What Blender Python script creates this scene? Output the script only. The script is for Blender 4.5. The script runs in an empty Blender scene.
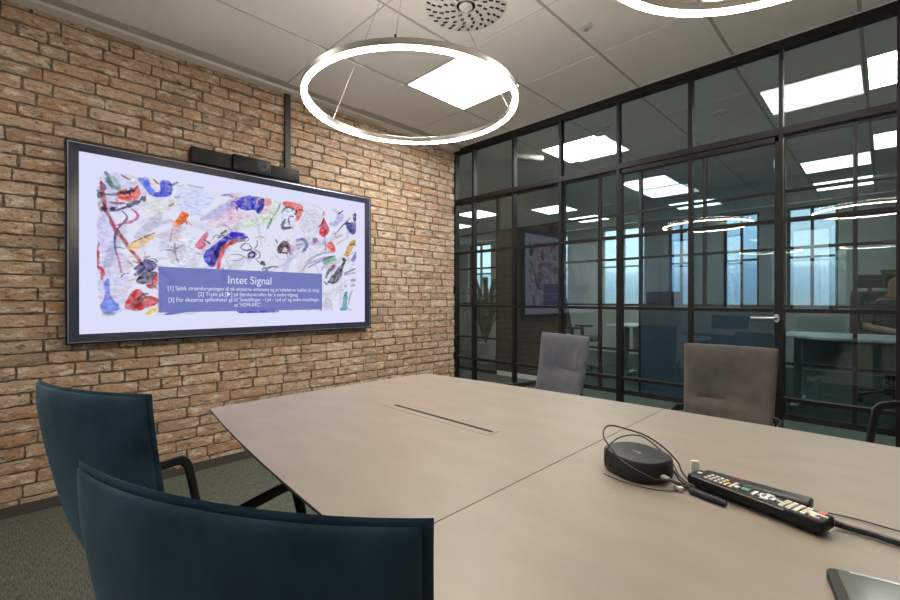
import bpy, bmesh, math, random
from mathutils import Vector
from mathutils.geometry import tessellate_polygon
EXPO = 0.0
ART = [
    ('b',(200,200,236),0.6,0.6,[(-0.826,0.401),(-0.594,0.411),(-0.599,0.216),(-0.826,0.184)]),
    ('b',(196,196,240),0.7,0.6,[(-0.83,0.174),(-0.75,0.176),(-0.739,-0.051),(-0.827,-0.057)]),
    ('b',(206,206,240),0.7,0.5,[(-0.827,-0.041),(-0.676,-0.037),(-0.694,-0.201),(-0.706,-0.378),(-0.822,-0.389)]),
    ('b',(214,218,214),0.7,0.6,[(-0.627,0.289),(-0.516,0.308),(-0.514,0.234),(-0.619,0.218)]),
    ('b',(222,226,222),0.7,0.6,[(-0.619,0.238),(-0.516,0.253),(-0.52,0.208),(-0.619,0.189)]),
    ('b',(200,216,250),0.7,0.5,[(-0.451,0.379),(-0.324,0.386),(-0.218,0.368),(-0.333,0.213),(-0.442,0.239)]),
    ('b',(226,232,240),0.8,0.5,[(-0.527,0.078),(-0.363,0.126),(-0.313,-0.038),(-0.369,-0.103),(-0.507,-0.105)]),
    ('b',(186,190,200),0.6,0.6,[(-0.507,0.021),(-0.407,0.06),(-0.402,-0.031),(-0.434,-0.082),(-0.497,-0.062)]),
    ('b',(204,208,220),0.7,0.6,[(0.344,0.36),(0.513,0.375),(0.484,0.23),(0.344,0.171)]),
    ('b',(226,190,206),0.7,0.6,[(-0.147,0.394),(-0.049,0.392),(-0.113,0.284),(-0.043,0.276),(0.029,0.267),(-0.113,0.218),(-0.148,0.189)]),
    ('b',(206,224,196),0.85,0.6,[(-0.148,0.177),(-0.001,0.245),(0.105,0.303),(0.156,0.388),(0.196,0.394),(0.169,0.254),(0.029,0.198),(-0.148,0.141)]),
    ('b',(168,160,216),0.75,0.6,[(-0.122,0.362),(-0.198,0.306),(-0.286,0.235),(-0.329,0.193),(-0.248,0.208),(-0.127,0.29)]),
    ('b',(206,176,214),0.8,0.5,[(-0.183,0.374),(-0.121,0.406),(-0.119,0.379),(-0.158,0.367)]),
    ('b',(214,186,214),0.7,0.6,[(-0.178,0.277),(-0.119,0.313),(-0.119,0.22),(-0.248,0.203)]),
    ('b',(222,200,216),0.8,0.6,[(-0.313,0.163),(-0.208,0.228),(-0.123,0.252),(-0.12,0.187),(-0.232,0.154)]),
    ('l',(70,110,96),0.93,0.0163,[(-0.794,0.404),(-0.777,0.379),(-0.776,0.357),(-0.753,0.324),(-0.722,0.32)]),
    ('l',(150,176,168),0.93,0.013,[(-0.764,0.387),(-0.746,0.362),(-0.722,0.318)]),
    ('l',(120,110,120),0.93,0.0065,[(-0.722,0.402),(-0.701,0.388),(-0.678,0.38)]),
    ('b',(230,222,200),0.9,0.4,[(-0.678,0.395),(-0.658,0.396),(-0.656,0.38),(-0.674,0.379)]),
    ('b',(110,130,220),0.85,0.4,[(-0.65,0.386),(-0.619,0.406),(-0.586,0.405),(-0.59,0.363),(-0.594,0.324),(-0.619,0.358)]),
    ('b',(236,110,84),0.95,0.4,[(-0.739,0.289),(-0.697,0.334),(-0.693,0.311),(-0.666,0.335),(-0.639,0.35),(-0.631,0.308),(-0.65,0.266),(-0.705,0.253),(-0.742,0.27)]),
    ('b',(222,80,52),0.9,0.5,[(-0.739,0.271),(-0.697,0.287),(-0.65,0.29),(-0.701,0.258)]),
    ('b',(40,34,60),0.95,0.35,[(-0.828,0.279),(-0.801,0.288),(-0.788,0.276),(-0.805,0.255),(-0.826,0.252)]),
    ('l',(48,36,56),0.93,0.0108,[(-0.79,0.278),(-0.75,0.283),(-0.72,0.3),(-0.685,0.31),(-0.682,0.294)]),
    ('l',(48,36,56),0.93,0.0087,[(-0.689,0.298),(-0.674,0.334),(-0.666,0.316),(-0.642,0.354)]),
    ('l',(54,44,70),0.93,0.0076,[(-0.716,0.284),(-0.693,0.307),(-0.658,0.327)]),
    ('l',(40,36,66),0.93,0.0184,[(-0.697,0.228),(-0.658,0.251),(-0.635,0.262)]),
    ('l',(60,50,90),0.93,0.0076,[(-0.635,0.259),(-0.619,0.291),(-0.613,0.267),(-0.607,0.302)]),
    ('l',(176,70,140),0.93,0.0087,[(-0.776,0.239),(-0.746,0.235),(-0.701,0.242)]),
    ('b',(44,38,70),0.95,0.35,[(-0.814,0.204),(-0.794,0.211),(-0.783,0.194),(-0.812,0.186)]),
    ('l',(60,52,76),0.93,0.013,[(-0.774,0.196),(-0.742,0.21)]),
    ('l',(60,52,76),0.93,0.0076,[(-0.72,0.208),(-0.697,0.221)]),
    ('b',(40,60,206),0.95,0.35,[(-0.599,0.316),(-0.562,0.329),(-0.528,0.335),(-0.537,0.398),(-0.511,0.408),(-0.486,0.408),(-0.468,0.381),(-0.475,0.324),(-0.516,0.308),(-0.562,0.302)]),
    ('b',(90,120,236),0.9,0.4,[(-0.619,0.382),(-0.586,0.398),(-0.586,0.354),(-0.553,0.336),(-0.594,0.319)]),
    ('b',(232,214,216),0.95,0.4,[(-0.582,0.399),(-0.553,0.409),(-0.533,0.374),(-0.545,0.347),(-0.578,0.361)]),
    ('l',(80,60,110),0.93,0.0065,[(-0.57,0.404),(-0.541,0.38)]),
    ('l',(150,40,46),0.93,0.0141,[(-0.81,0.348),(-0.803,0.287),(-0.794,0.216),(-0.787,0.171)]),
    ('l',(150,36,50),0.93,0.013,[(-0.794,0.216),(-0.768,0.141),(-0.746,0.084),(-0.709,0.036),(-0.686,-0.009),(-0.657,-0.05)]),
    ('l',(200,60,84),0.93,0.0054,[(-0.768,0.141),(-0.75,0.102),(-0.713,0.054)]),
    ('l',(90,60,100),0.93,0.0076,[(-0.72,0.199),(-0.697,0.174),(-0.697,0.15),(-0.724,0.114),(-0.743,0.075),(-0.75,0.027),(-0.747,-0.019),(-0.741,-0.056)]),
    ('l',(176,50,90),0.93,0.0097,[(-0.674,0.215),(-0.647,0.19),(-0.647,0.166),(-0.674,0.141),(-0.712,0.125),(-0.75,0.109)]),
    ('l',(60,50,80),0.93,0.0065,[(-0.776,0.186),(-0.742,0.196),(-0.701,0.22)]),
    ('b',(44,38,70),0.95,0.3,[(-0.697,0.228),(-0.67,0.235),(-0.674,0.222),(-0.697,0.219)]),
    ('b',(44,38,70),0.95,0.3,[(-0.816,0.194),(-0.798,0.211),(-0.781,0.19),(-0.808,0.182)]),
    ('b',(60,52,76),0.95,0.4,[(-0.774,0.2),(-0.742,0.214),(-0.739,0.205),(-0.768,0.194)]),
    ('b',(180,186,206),0.7,0.6,[(-0.67,0.049),(-0.619,0.127),(-0.562,0.192),(-0.516,0.208),(-0.554,0.115),(-0.635,0.048)]),
    ('b',(226,196,130),0.95,0.5,[(-0.701,-0.015),(-0.666,0.026),(-0.619,0.059),(-0.558,0.09),(-0.579,0.044),(-0.619,0.006),(-0.674,-0.022)]),
    ('l',(110,96,70),0.93,0.0049,[(-0.674,0.02),(-0.619,0.054),(-0.558,0.092)]),
    ('l',(190,80,110),0.93,0.0065,[(-0.816,0.012),(-0.827,-0.03),(-0.827,-0.062)]),
    ('l',(130,120,150),0.93,0.0043,[(-0.747,-0.009),(-0.724,-0.012),(-0.705,-0.015)]),
    ('l',(180,60,80),0.93,0.0106,[(-0.821,-0.034),(-0.826,-0.075),(-0.826,-0.123)]),
    ('l',(196,40,56),0.93,0.0122,[(-0.826,-0.123),(-0.803,-0.146),(-0.81,-0.197)]),
    ('l',(190,110,140),0.93,0.0073,[(-0.747,-0.028),(-0.728,-0.104),(-0.722,-0.153)]),
    ('l',(190,60,60),0.93,0.0106,[(-0.673,-0.022),(-0.641,-0.07),(-0.617,-0.112)]),
    ('b',(72,98,214),0.9,0.45,[(-0.805,-0.232),(-0.778,-0.176),(-0.773,-0.252),(-0.767,-0.293),(-0.723,-0.356),(-0.756,-0.363),(-0.773,-0.39),(-0.795,-0.376),(-0.816,-0.341),(-0.795,-0.3),(-0.789,-0.245)]),
    ('b',(140,164,236),0.8,0.5,[(-0.811,-0.334),(-0.778,-0.3),(-0.734,-0.356),(-0.756,-0.391),(-0.8,-0.383)]),
    ('b',(150,150,130),0.7,0.5,[(-0.806,-0.379),(-0.756,-0.38),(-0.754,-0.392),(-0.806,-0.391)]),
    ('b',(52,46,120),0.97,0.3,[(-0.671,-0.129),(-0.635,-0.098),(-0.605,-0.068),(-0.575,-0.073),(-0.547,-0.093),(-0.562,-0.131),(-0.605,-0.148),(-0.623,-0.156),(-0.659,-0.171),(-0.665,-0.157),(-0.641,-0.135)]),
    ('b',(44,30,44),0.97,0.3,[(-0.635,-0.163),(-0.593,-0.14),(-0.55,-0.138),(-0.553,-0.175),(-0.611,-0.22),(-0.659,-0.203)]),
    ('b',(186,44,32),0.95,0.35,[(-0.611,-0.22),(-0.575,-0.197),(-0.556,-0.138),(-0.547,-0.145),(-0.547,-0.226),(-0.587,-0.243)]),
    ('b',(200,46,36),0.97,0.35,[(-0.706,-0.357),(-0.7,-0.314),(-0.665,-0.25),(-0.635,-0.242),(-0.605,-0.286),(-0.547,-0.293),(-0.547,-0.33),(-0.599,-0.351),(-0.647,-0.372)]),
    ('b',(120,30,34),0.8,0.6,[(-0.677,-0.321),(-0.647,-0.293),(-0.612,-0.307),(-0.636,-0.35),(-0.671,-0.357)]),
    ('b',(236,206,70),0.95,0.4,[(-0.618,-0.387),(-0.55,-0.341),(-0.547,-0.374),(-0.593,-0.391)]),
    ('b',(170,178,186),0.9,0.4,[(-0.402,0.406),(-0.361,0.406),(-0.319,0.403),(-0.291,0.403),(-0.319,0.392),(-0.361,0.395)]),
    ('b',(206,206,190),0.9,0.4,[(-0.494,0.286),(-0.46,0.307),(-0.46,0.267),(-0.49,0.252)]),
    ('l',(120,116,90),0.93,0.0054,[(-0.49,0.254),(-0.46,0.282)]),
    ('b',(232,110,56),0.97,0.3,[(-0.429,0.226),(-0.407,0.239),(-0.377,0.217),(-0.402,0.204),(-0.42,0.171),(-0.456,0.156),(-0.449,0.182)]),
    ('b',(222,110,48),0.97,0.35,[(-0.426,0.205),(-0.38,0.217),(-0.412,0.164),(-0.439,0.142),(-0.47,0.129),(-0.46,0.17)]),
    ('l',(150,140,160),0.93,0.0052,[(-0.47,0.126),(-0.486,0.035)]),
    ('l',(150,130,150),0.93,0.0078,[(-0.512,-0.009),(-0.46,0.001),(-0.407,0.036)]),
    ('l',(150,130,140),0.93,0.0078,[(-0.46,0.037),(-0.455,-0.035),(-0.439,-0.077)]),
    ('b',(214,64,110),0.95,0.35,[(-0.355,0.022),(-0.324,0.074),(-0.279,0.136),(-0.273,0.105),(-0.302,0.058),(-0.284,0.047),(-0.307,0.01)]),
    ('l',(50,40,50),0.93,0.0078,[(-0.302,0.077),(-0.261,0.049)]),
    ('l',(50,46,60),0.93,0.0104,[(-0.202,0.118),(-0.166,0.148)]),
    ('l',(50,46,60),0.93,0.0091,[(-0.22,0.091),(-0.202,0.106),(-0.178,0.115)]),
    ('b',(50,50,196),0.97,0.3,[(-0.307,-0.044),(-0.29,0.002),(-0.232,0.051),(-0.184,0.101),(-0.123,0.147),(-0.11,0.122),(-0.172,0.063),(-0.208,0.028),(-0.208,-0.031),(-0.238,-0.097),(-0.267,-0.098)]),
    ('b',(44,30,80),0.9,0.5,[(-0.232,0.026),(-0.178,0.076),(-0.16,0.071),(-0.214,-0.018),(-0.25,-0.097),(-0.267,-0.066)]),
    ('b',(222,60,44),0.97,0.35,[(-0.226,-0.112),(-0.22,-0.063),(-0.202,0.015),(-0.172,0.057),(-0.117,0.095),(-0.117,0.071),(-0.166,0.038),(-0.196,-0.036),(-0.208,-0.108)]),
    ('b',(150,130,210),0.8,0.5,[(-0.119,0.362),(-0.049,0.386),(-0.09,0.294),(-0.147,0.298)]),
    ('b',(44,40,190),0.97,0.35,[(-0.113,0.339),(-0.043,0.399),(0.017,0.397),(0.079,0.401),(0.079,0.338),(0.054,0.29),(0.036,0.281),(0.017,0.309),(-0.055,0.293),(-0.096,0.311)]),
    ('b',(36,36,110),0.9,0.4,[(0.054,0.397),(0.082,0.395),(0.076,0.337),(0.036,0.281),(0.02,0.297),(0.057,0.334)]),
    ('b',(230,150,150),0.95,0.4,[(0.082,0.398),(0.124,0.402),(0.13,0.358),(0.098,0.34),(0.082,0.351)]),
    ('b',(230,190,210),0.8,0.5,[(0.054,0.296),(0.111,0.349),(0.117,0.324),(0.067,0.276)]),
    ('l',(70,130,100),0.93,0.0107,[(0.098,0.187),(0.117,0.228),(0.133,0.265)]),
    ('l',(120,160,150),0.93,0.006,[(0.133,0.265),(0.176,0.333),(0.196,0.388)]),
    ('b',(232,90,58),0.97,0.35,[(0.209,0.399),(0.291,0.402),(0.365,0.39),(0.354,0.331),(0.333,0.281),(0.305,0.264),(0.315,0.346),(0.263,0.365),(0.216,0.358)]),
    ('b',(214,228,250),0.95,0.3,[(0.196,0.309),(0.25,0.356),(0.312,0.332),(0.263,0.292),(0.284,0.215),(0.209,0.213)]),
    ('l',(30,30,50),0.93,0.0095,[(0.196,0.309),(0.223,0.346),(0.256,0.361),(0.312,0.339),(0.291,0.306),(0.256,0.291)]),
    ('l',(30,30,50),0.93,0.0155,[(0.229,0.275),(0.209,0.233),(0.216,0.207),(0.284,0.219)]),
    ('l',(40,40,60),0.93,0.0083,[(0.25,0.284),(0.26,0.232)]),
    ('b',(70,50,190),0.95,0.35,[(-0.148,0.129),(-0.09,0.148),(-0.031,0.129),(-0.148,0.105)]),
    ('b',(60,52,190),0.95,0.35,[(-0.148,0.138),(-0.084,0.133),(-0.031,0.12),(-0.043,0.1),(-0.113,0.1),(-0.148,0.084)]),
    ('b',(150,60,70),0.95,0.4,[(-0.148,0.084),(-0.09,0.099),(-0.043,0.1),(-0.061,0.083),(-0.119,0.069),(-0.148,0.051)]),
    ('l',(80,90,110),0.93,0.0072,[(-0.019,0.072),(-0.055,0.069),(-0.076,0.042),(-0.043,0.026),(-0.007,0.042),(-0.025,0.068)]),
    ('l',(110,120,120),0.93,0.006,[(-0.001,0.042),(0.042,0.021),(0.048,-0.01),(0.023,-0.025)]),
    ('l',(150,150,150),0.93,0.0054,[(-0.148,-0.012),(-0.09,-0.005),(-0.043,-0.023),(-0.007,-0.039)]),
    ('l',(160,160,160),0.93,0.0054,[(-0.148,-0.048),(-0.09,-0.044),(-0.055,-0.017)]),
    ('l',(190,186,170),0.93,0.0054,[(0.011,0.112),(0.048,0.128),(0.085,0.119),(0.079,0.087)]),
    ('b',(40,36,100),0.97,0.25,[(-0.037,-0.004),(-0.013,0.023),(0.02,0.022),(0.02,-0.006),(-0.007,-0.03),(-0.032,-0.022)]),
    ('b',(190,190,236),0.95,0.3,[(-0.023,-0.003),(0.005,0.012),(0.008,-0.004),(-0.013,-0.015)]),
    ('l',(40,36,60),0.93,0.0155,[(0.051,-0.064),(0.079,-0.043)]),
    ('l',(40,36,60),0.93,0.0119,[(0.057,-0.041),(0.085,-0.068)]),
    ('l',(120,130,150),0.93,0.0048,[(0.017,-0.025),(0.054,-0.06)]),
    ('l',(80,60,90),0.93,0.0095,[(0.06,-0.098),(0.085,-0.084),(0.095,-0.106),(0.066,-0.104)]),
    ('l',(60,60,70),0.93,0.0072,[(0.098,-0.09),(0.13,-0.075),(0.176,-0.073)]),
    ('b',(66,32,40),0.97,0.3,[(0.163,0.049),(0.186,0.09),(0.222,0.12),(0.256,0.103),(0.27,0.045),(0.249,0.02),(0.202,0.026),(0.182,0.022)]),
    ('b',(226,210,220),0.97,0.3,[(0.199,0.033),(0.222,0.07),(0.239,0.062),(0.239,0.036)]),
    ('b',(230,150,180),0.8,0.5,[(0.263,0.097),(0.291,0.093),(0.284,0.039),(0.266,0.038)]),
    ('l',(170,110,150),0.93,0.006,[(0.305,0.091),(0.361,0.106)]),
    ('l',(170,80,110),0.93,0.0095,[(0.326,0.072),(0.336,0.067)]),
    ('b',(120,110,190),0.9,0.5,[(0.305,0.137),(0.361,0.146),(0.368,0.134),(0.312,0.123)]),
    ('l',(190,196,220),0.93,0.0083,[(0.143,0.022),(0.182,-0.014),(0.236,-0.017),(0.333,0.009)]),
    ('l',(96,90,160),0.93,0.0167,[(0.335,0.14),(0.371,0.135),(0.39,0.107),(0.38,0.071),(0.353,0.043)]),
    ('b',(206,34,66),0.97,0.35,[(0.489,0.195),(0.503,0.259),(0.527,0.324),(0.547,0.291),(0.572,0.258),(0.577,0.213),(0.532,0.173),(0.513,0.175)]),
    ('l',(60,20,40),0.93,0.0091,[(0.484,0.243),(0.522,0.279),(0.532,0.325)]),
    ('b',(172,176,226),0.9,0.5,[(0.567,0.28),(0.632,0.31),(0.653,0.359),(0.705,0.371),(0.7,0.328),(0.643,0.275),(0.592,0.265)]),
    ('l',(40,40,80),0.93,0.0083,[(0.648,0.363),(0.7,0.398)]),
    ('b',(62,66,140),0.97,0.3,[(0.732,0.258),(0.726,0.299),(0.791,0.321),(0.818,0.315),(0.818,0.23),(0.78,0.216)]),
    ('b',(60,60,90),0.95,0.3,[(0.791,0.387),(0.821,0.401),(0.82,0.325),(0.793,0.321)]),
    ('l',(130,110,120),0.93,0.0068,[(0.622,0.195),(0.695,0.281),(0.769,0.356)]),
    ('l',(40,40,70),0.93,0.0106,[(0.71,0.293),(0.758,0.308)]),
    ('b',(86,100,170),0.95,0.4,[(0.436,0.146),(0.465,0.166),(0.484,0.133),(0.446,0.116)]),
    ('l',(200,100,140),0.93,0.0053,[(0.484,0.146),(0.488,0.129)]),
    ('b',(228,58,46),0.97,0.35,[(0.547,0.112),(0.592,0.152),(0.622,0.118),(0.632,0.064),(0.602,0.062),(0.562,0.095)]),
    ('l',(210,170,170),0.93,0.0091,[(0.622,0.173),(0.695,0.208)]),
    ('l',(210,170,170),0.93,0.0091,[(0.632,0.128),(0.716,0.173)]),
    ('b',(204,160,40),0.97,0.3,[(0.705,0.042),(0.726,0.09),(0.758,0.149),(0.802,0.186),(0.818,0.164),(0.78,0.094),(0.748,0.036)]),
    ('l',(110,80,30),0.93,0.0076,[(0.758,0.13),(0.813,0.149)]),
    ('b',(130,130,200),0.9,0.5,[(0.769,0.009),(0.813,0.087),(0.822,0.069),(0.802,-0.003)]),
    ('l',(150,150,170),0.93,0.0068,[(0.371,-0.042),(0.427,0.005),(0.522,0.047),(0.622,0.064)]),
    ('l',(100,100,110),0.93,0.0106,[(0.513,-0.016),(0.572,0.015),(0.632,0.037)]),
    ('l',(150,190,170),0.93,0.0197,[(0.552,-0.022),(0.632,0.019)]),
    ('l',(150,150,200),0.93,0.0076,[(0.408,-0.04),(0.503,0.006),(0.582,0.029)]),
    ('l',(160,170,180),0.93,0.0068,[(0.353,-0.098),(0.399,-0.035),(0.464,0.021)]),
    ('l',(140,140,200),0.93,0.0091,[(0.399,-0.07),(0.503,-0.011),(0.622,0.032)]),
    ('l',(90,90,100),0.93,0.0106,[(0.522,-0.001),(0.612,0.032)]),
    ('l',(120,180,140),0.93,0.0197,[(0.522,-0.032),(0.592,0.003),(0.643,0.006)]),
    ('l',(170,176,180),0.93,0.0068,[(0.503,-0.091),(0.552,-0.035),(0.653,-0.02)]),
    ('l',(60,44,50),0.93,0.0167,[(0.547,-0.143),(0.572,-0.088),(0.632,-0.04)]),
    ('l',(200,60,50),0.93,0.0091,[(0.592,-0.051),(0.632,-0.031)]),
    ('b',(56,56,64),0.97,0.25,[(0.552,-0.179),(0.592,-0.132),(0.632,-0.085),(0.674,-0.038),(0.705,-0.008),(0.684,0.018),(0.71,0.029),(0.726,0.002),(0.694,-0.055),(0.694,-0.101),(0.663,-0.148),(0.632,-0.181),(0.582,-0.178)]),
    ('l',(150,150,160),0.93,0.0076,[(0.642,-0.122),(0.632,-0.168)]),
    ('l',(120,120,130),0.93,0.0106,[(0.705,-0.101),(0.813,-0.054)]),
    ('l',(170,160,170),0.93,0.0091,[(0.705,-0.11),(0.813,-0.087)]),
    ('b',(204,160,40),0.95,0.3,[(0.716,0.048),(0.753,0.051),(0.737,0.031)]),
    ('b',(130,130,200),0.9,0.5,[(0.769,0.01),(0.802,0.054),(0.822,0.046),(0.791,-0.003)]),
    ('b',(140,140,200),0.8,0.5,[(0.764,-0.164),(0.769,-0.14),(0.818,-0.139),(0.818,-0.158)]),
    ('b',(150,150,206),0.8,0.5,[(0.758,-0.192),(0.807,-0.177),(0.802,-0.201)]),
    ('b',(120,120,180),0.8,0.4,[(0.7,-0.193),(0.737,-0.194),(0.726,-0.211)]),
    ('b',(66,150,164),0.97,0.35,[(0.663,-0.394),(0.694,-0.36),(0.694,-0.314),(0.71,-0.249),(0.737,-0.239),(0.737,-0.286),(0.731,-0.351),(0.737,-0.393)]),
    ('l',(130,140,170),0.93,0.0076,[(0.747,-0.351),(0.758,-0.286),(0.785,-0.229)]),
    ('b',(200,200,220),0.9,0.5,[(0.522,-0.393),(0.542,-0.286),(0.582,-0.295),(0.602,-0.395)]),
    ('l',(170,180,190),0.93,0.0061,[(0.552,-0.286),(0.592,-0.322),(0.602,-0.393)]),
    ('l',(180,120,110),0.93,0.0076,[(0.498,-0.389),(0.517,-0.384)]),
]
C = bpy.context.scene.collection
PI = math.pi
rnd = random.Random(7)

def lin(c):
    return tuple(((v/255)/12.92 if v/255 <= .04045 else ((v/255+.055)/1.055)**2.4) for v in c)

# ------------------------------------------------------------------ materials
def mat(name, col, rough=.5, metal=0., **kw):
    m = bpy.data.materials.new(name); m.use_nodes = True
    b = m.node_tree.nodes['Principled BSDF']
    b.inputs['Base Color'].default_value = (*col, 1)
    b.inputs['Roughness'].default_value = rough
    b.inputs['Metallic'].default_value = metal
    for k, v in kw.items():
        b.inputs[k.replace('_', ' ')].default_value = v
    return m

def nodes(m):
    nt = m.node_tree
    return nt.nodes, nt.links, nt.nodes['Principled BSDF']

def noisy(m, c1, c2, scale, stretch=(1, 1, 1), detail=4, lo=.35, hi=.65, bump=0., bscale=None, bdist=.002):
    """base colour wanders between two colours of the stuff itself, with a fine bump"""
    N, L, b = nodes(m)
    tc = N.new('ShaderNodeTexCoord'); mp = N.new('ShaderNodeMapping'); mp.inputs['Scale'].default_value = stretch
    L.new(tc.outputs['Object'], mp.inputs['Vector'])
    n = N.new('ShaderNodeTexNoise'); n.inputs['Scale'].default_value = scale; n.inputs['Detail'].default_value = detail
    L.new(mp.outputs['Vector'], n.inputs['Vector'])
    r = N.new('ShaderNodeValToRGB')
    r.color_ramp.elements[0].position = lo; r.color_ramp.elements[0].color = (*c1, 1)
    r.color_ramp.elements[1].position = hi; r.color_ramp.elements[1].color = (*c2, 1)
    L.new(n.outputs['Fac'], r.inputs['Fac']); L.new(r.outputs['Color'], b.inputs['Base Color'])
    if bump:
        n2 = N.new('ShaderNodeTexNoise'); n2.inputs['Scale'].default_value = bscale or scale; n2.inputs['Detail'].default_value = 3
        L.new(mp.outputs['Vector'], n2.inputs['Vector'])
        bp = N.new('ShaderNodeBump'); bp.inputs['Strength'].default_value = bump; bp.inputs['Distance'].default_value = bdist
        L.new(n2.outputs['Fac'], bp.inputs['Height']); L.new(bp.outputs['Normal'], b.inputs['Normal'])
    return m

def emit(name, col, strength):
    m = bpy.data.materials.new(name); m.use_nodes = True
    nt = m.node_tree; nt.nodes.clear()
    e = nt.nodes.new('ShaderNodeEmission'); e.inputs['Color'].default_value = (*col, 1); e.inputs['Strength'].default_value = strength
    o = nt.nodes.new('ShaderNodeOutputMaterial'); nt.links.new(e.outputs[0], o.inputs['Surface'])
    return m

def glass(name, tint, refl=1.):
    """thin architectural glass: tinted straight-through transmission plus Fresnel mirror reflection on each face"""
    m = bpy.data.materials.new(name); m.use_nodes = True
    nt = m.node_tree; nt.nodes.clear(); N, L = nt.nodes, nt.links
    t = N.new('ShaderNodeBsdfTransparent'); t.inputs['Color'].default_value = (*tint, 1)
    g = N.new('ShaderNodeBsdfGlossy'); g.inputs['Roughness'].default_value = 0.; g.inputs['Color'].default_value = (refl, refl, refl, 1)
    geo = N.new('ShaderNodeNewGeometry'); mr = N.new('ShaderNodeMapRange')
    mr.inputs['To Min'].default_value = 1.52; mr.inputs['To Max'].default_value = 1/1.52
    L.new(geo.outputs['Backfacing'], mr.inputs['Value'])
    f = N.new('ShaderNodeFresnel'); L.new(mr.outputs['Result'], f.inputs['IOR'])
    mx = N.new('ShaderNodeMixShader'); L.new(f.outputs[0], mx.inputs['Fac']); L.new(t.outputs[0], mx.inputs[1]); L.new(g.outputs[0], mx.inputs[2])
    o = N.new('ShaderNodeOutputMaterial'); L.new(mx.outputs[0], o.inputs['Surface'])
    return m

PANEL, RING, SKY = 34., 75., 4.
M = {}
M['black'] = mat('black_metal', (.012, .011, .011), .38)
M['frame'] = noisy(mat('dark_bronze_frame', (.013, .011, .010), .5, Specular_IOR_Level=.25), (.010, .008, .0075), (.015, .0125, .0115), 12)
M['black_plastic'] = noisy(mat('black_plastic', (.012, .012, .013), .5, Specular_IOR_Level=.3), (.010, .010, .011), (.016, .016, .017), 40)
M['gloss_black'] = mat('glossy_black', (.006, .006, .008), .4, Specular_IOR_Level=.3)
M['alu'] = noisy(mat('brushed_aluminium', (.55, .53, .5), .35, 1.), (.5, .48, .45), (.6, .58, .55), 30, (1, 1, 8))
M['silver'] = mat('satin_silver', (.6, .6, .6), .3, 1.)
M['white'] = noisy(mat('white_paint', (.72, .71, .68), .55), (.7, .69, .66), (.74, .73, .7), 6)
M['trim'] = noisy(mat('grey_white_trim', (.80, .79, .74), .5), (.78, .77, .72), (.82, .81, .76), 5)
M['ceil'] = noisy(mat('ceiling_tile', (.84, .81, .77), .9), (.825, .795, .755), (.86, .83, .79), 3, bump=.15, bscale=260, bdist=.001)
M['tbar'] = noisy(mat('ceiling_grid', (.46, .44, .42), .6), (.45, .43, .41), (.47, .45, .43), 4)
M['panel'] = emit('led_panel', (1., .97, .92), PANEL)
M['panel_dim'] = emit('led_panel_office', (1., .97, .9), PANEL*.17)
M['panel_soft'] = emit('led_panel_soft', (1., .97, .92), PANEL*.42)
M['ring'] = emit('led_ring', (1., .86, .66), RING)
M['ring_up'] = emit('led_uplight', (1., .92, .80), 50.)
M['glass'] = glass('partition_glass', (.90, .955, .945))
M['glass2'] = glass('office_glass', (.88, .945, .945))
M['glassblue'] = glass('blue_film_glass', (.55, .66, .74))
M['glassdark'] = glass('smoked_office_glass', (.70, .77, .79))  # darker copy of the office glass, puts the right offices' dimness into the tint
M['glasswin'] = glass('solar_window_glass', (.60, .65, .67))  # tint added to hold down the sky brightness in the far windows
M['glassclear'] = glass('clear_window_glass', (.9, .94, .94))
M['navy'] = noisy(mat('navy_panel', (.018, .035, .055), .5), (.011, .031, .056), (.016, .040, .070), 4)
M['darkwall'] = noisy(mat('charcoal_panel', (.02, .02, .022), .5), (.017, .017, .019), (.024, .024, .026), 4)
M['grey'] = noisy(mat('grey_wall_paint', (.62, .61, .58), .8), (.6, .59, .56), (.64, .63, .60), 2)
M['lightgrey'] = noisy(mat('pale_wall_paint', (.5, .52, .5), .8), (.49, .51, .49), (.52, .54, .52), 2)
M['blind'] = noisy(mat('roller_blind', (.62, .68, .68), .9), (.6, .66, .66), (.64, .7, .7), 60)
M['base'] = noisy(mat('grey_skirting', (.075, .064, .058), .6), (.07, .06, .054), (.08, .068, .062), 6)
M['carpet'] = noisy(mat('grey_green_carpet', (.1, .1, .08), 1.), (.052, .058, .047), (.135, .14, .11), 130, (.22, 2.4, 1), 4, .40, .62, .1, 200, .002)
M['carpet2'] = noisy(mat('teal_carpet', (.14, .2, .165), 1.), (.036, .056, .046), (.068, .096, .079), 60, (2.5, .6, 1), 3, .36, .66, .4, 160, .003)
M['table'] = noisy(mat('taupe_laminate', (.34, .29, .25), .42), (.235, .203, .178), (.264, .229, .201), 7, (1, 2.2, 1), 6, .35, .68, .05, 300, .0005)
M['edge'] = mat('dark_table_edge', (.03, .026, .024), .5)
M['gap'] = mat('dark_gap', (.01, .009, .009), .8)
M['desk'] = noisy(mat('white_desk_top', (.62, .66, .66), .4), (.6, .64, .64), (.64, .68, .68), 5)

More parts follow.
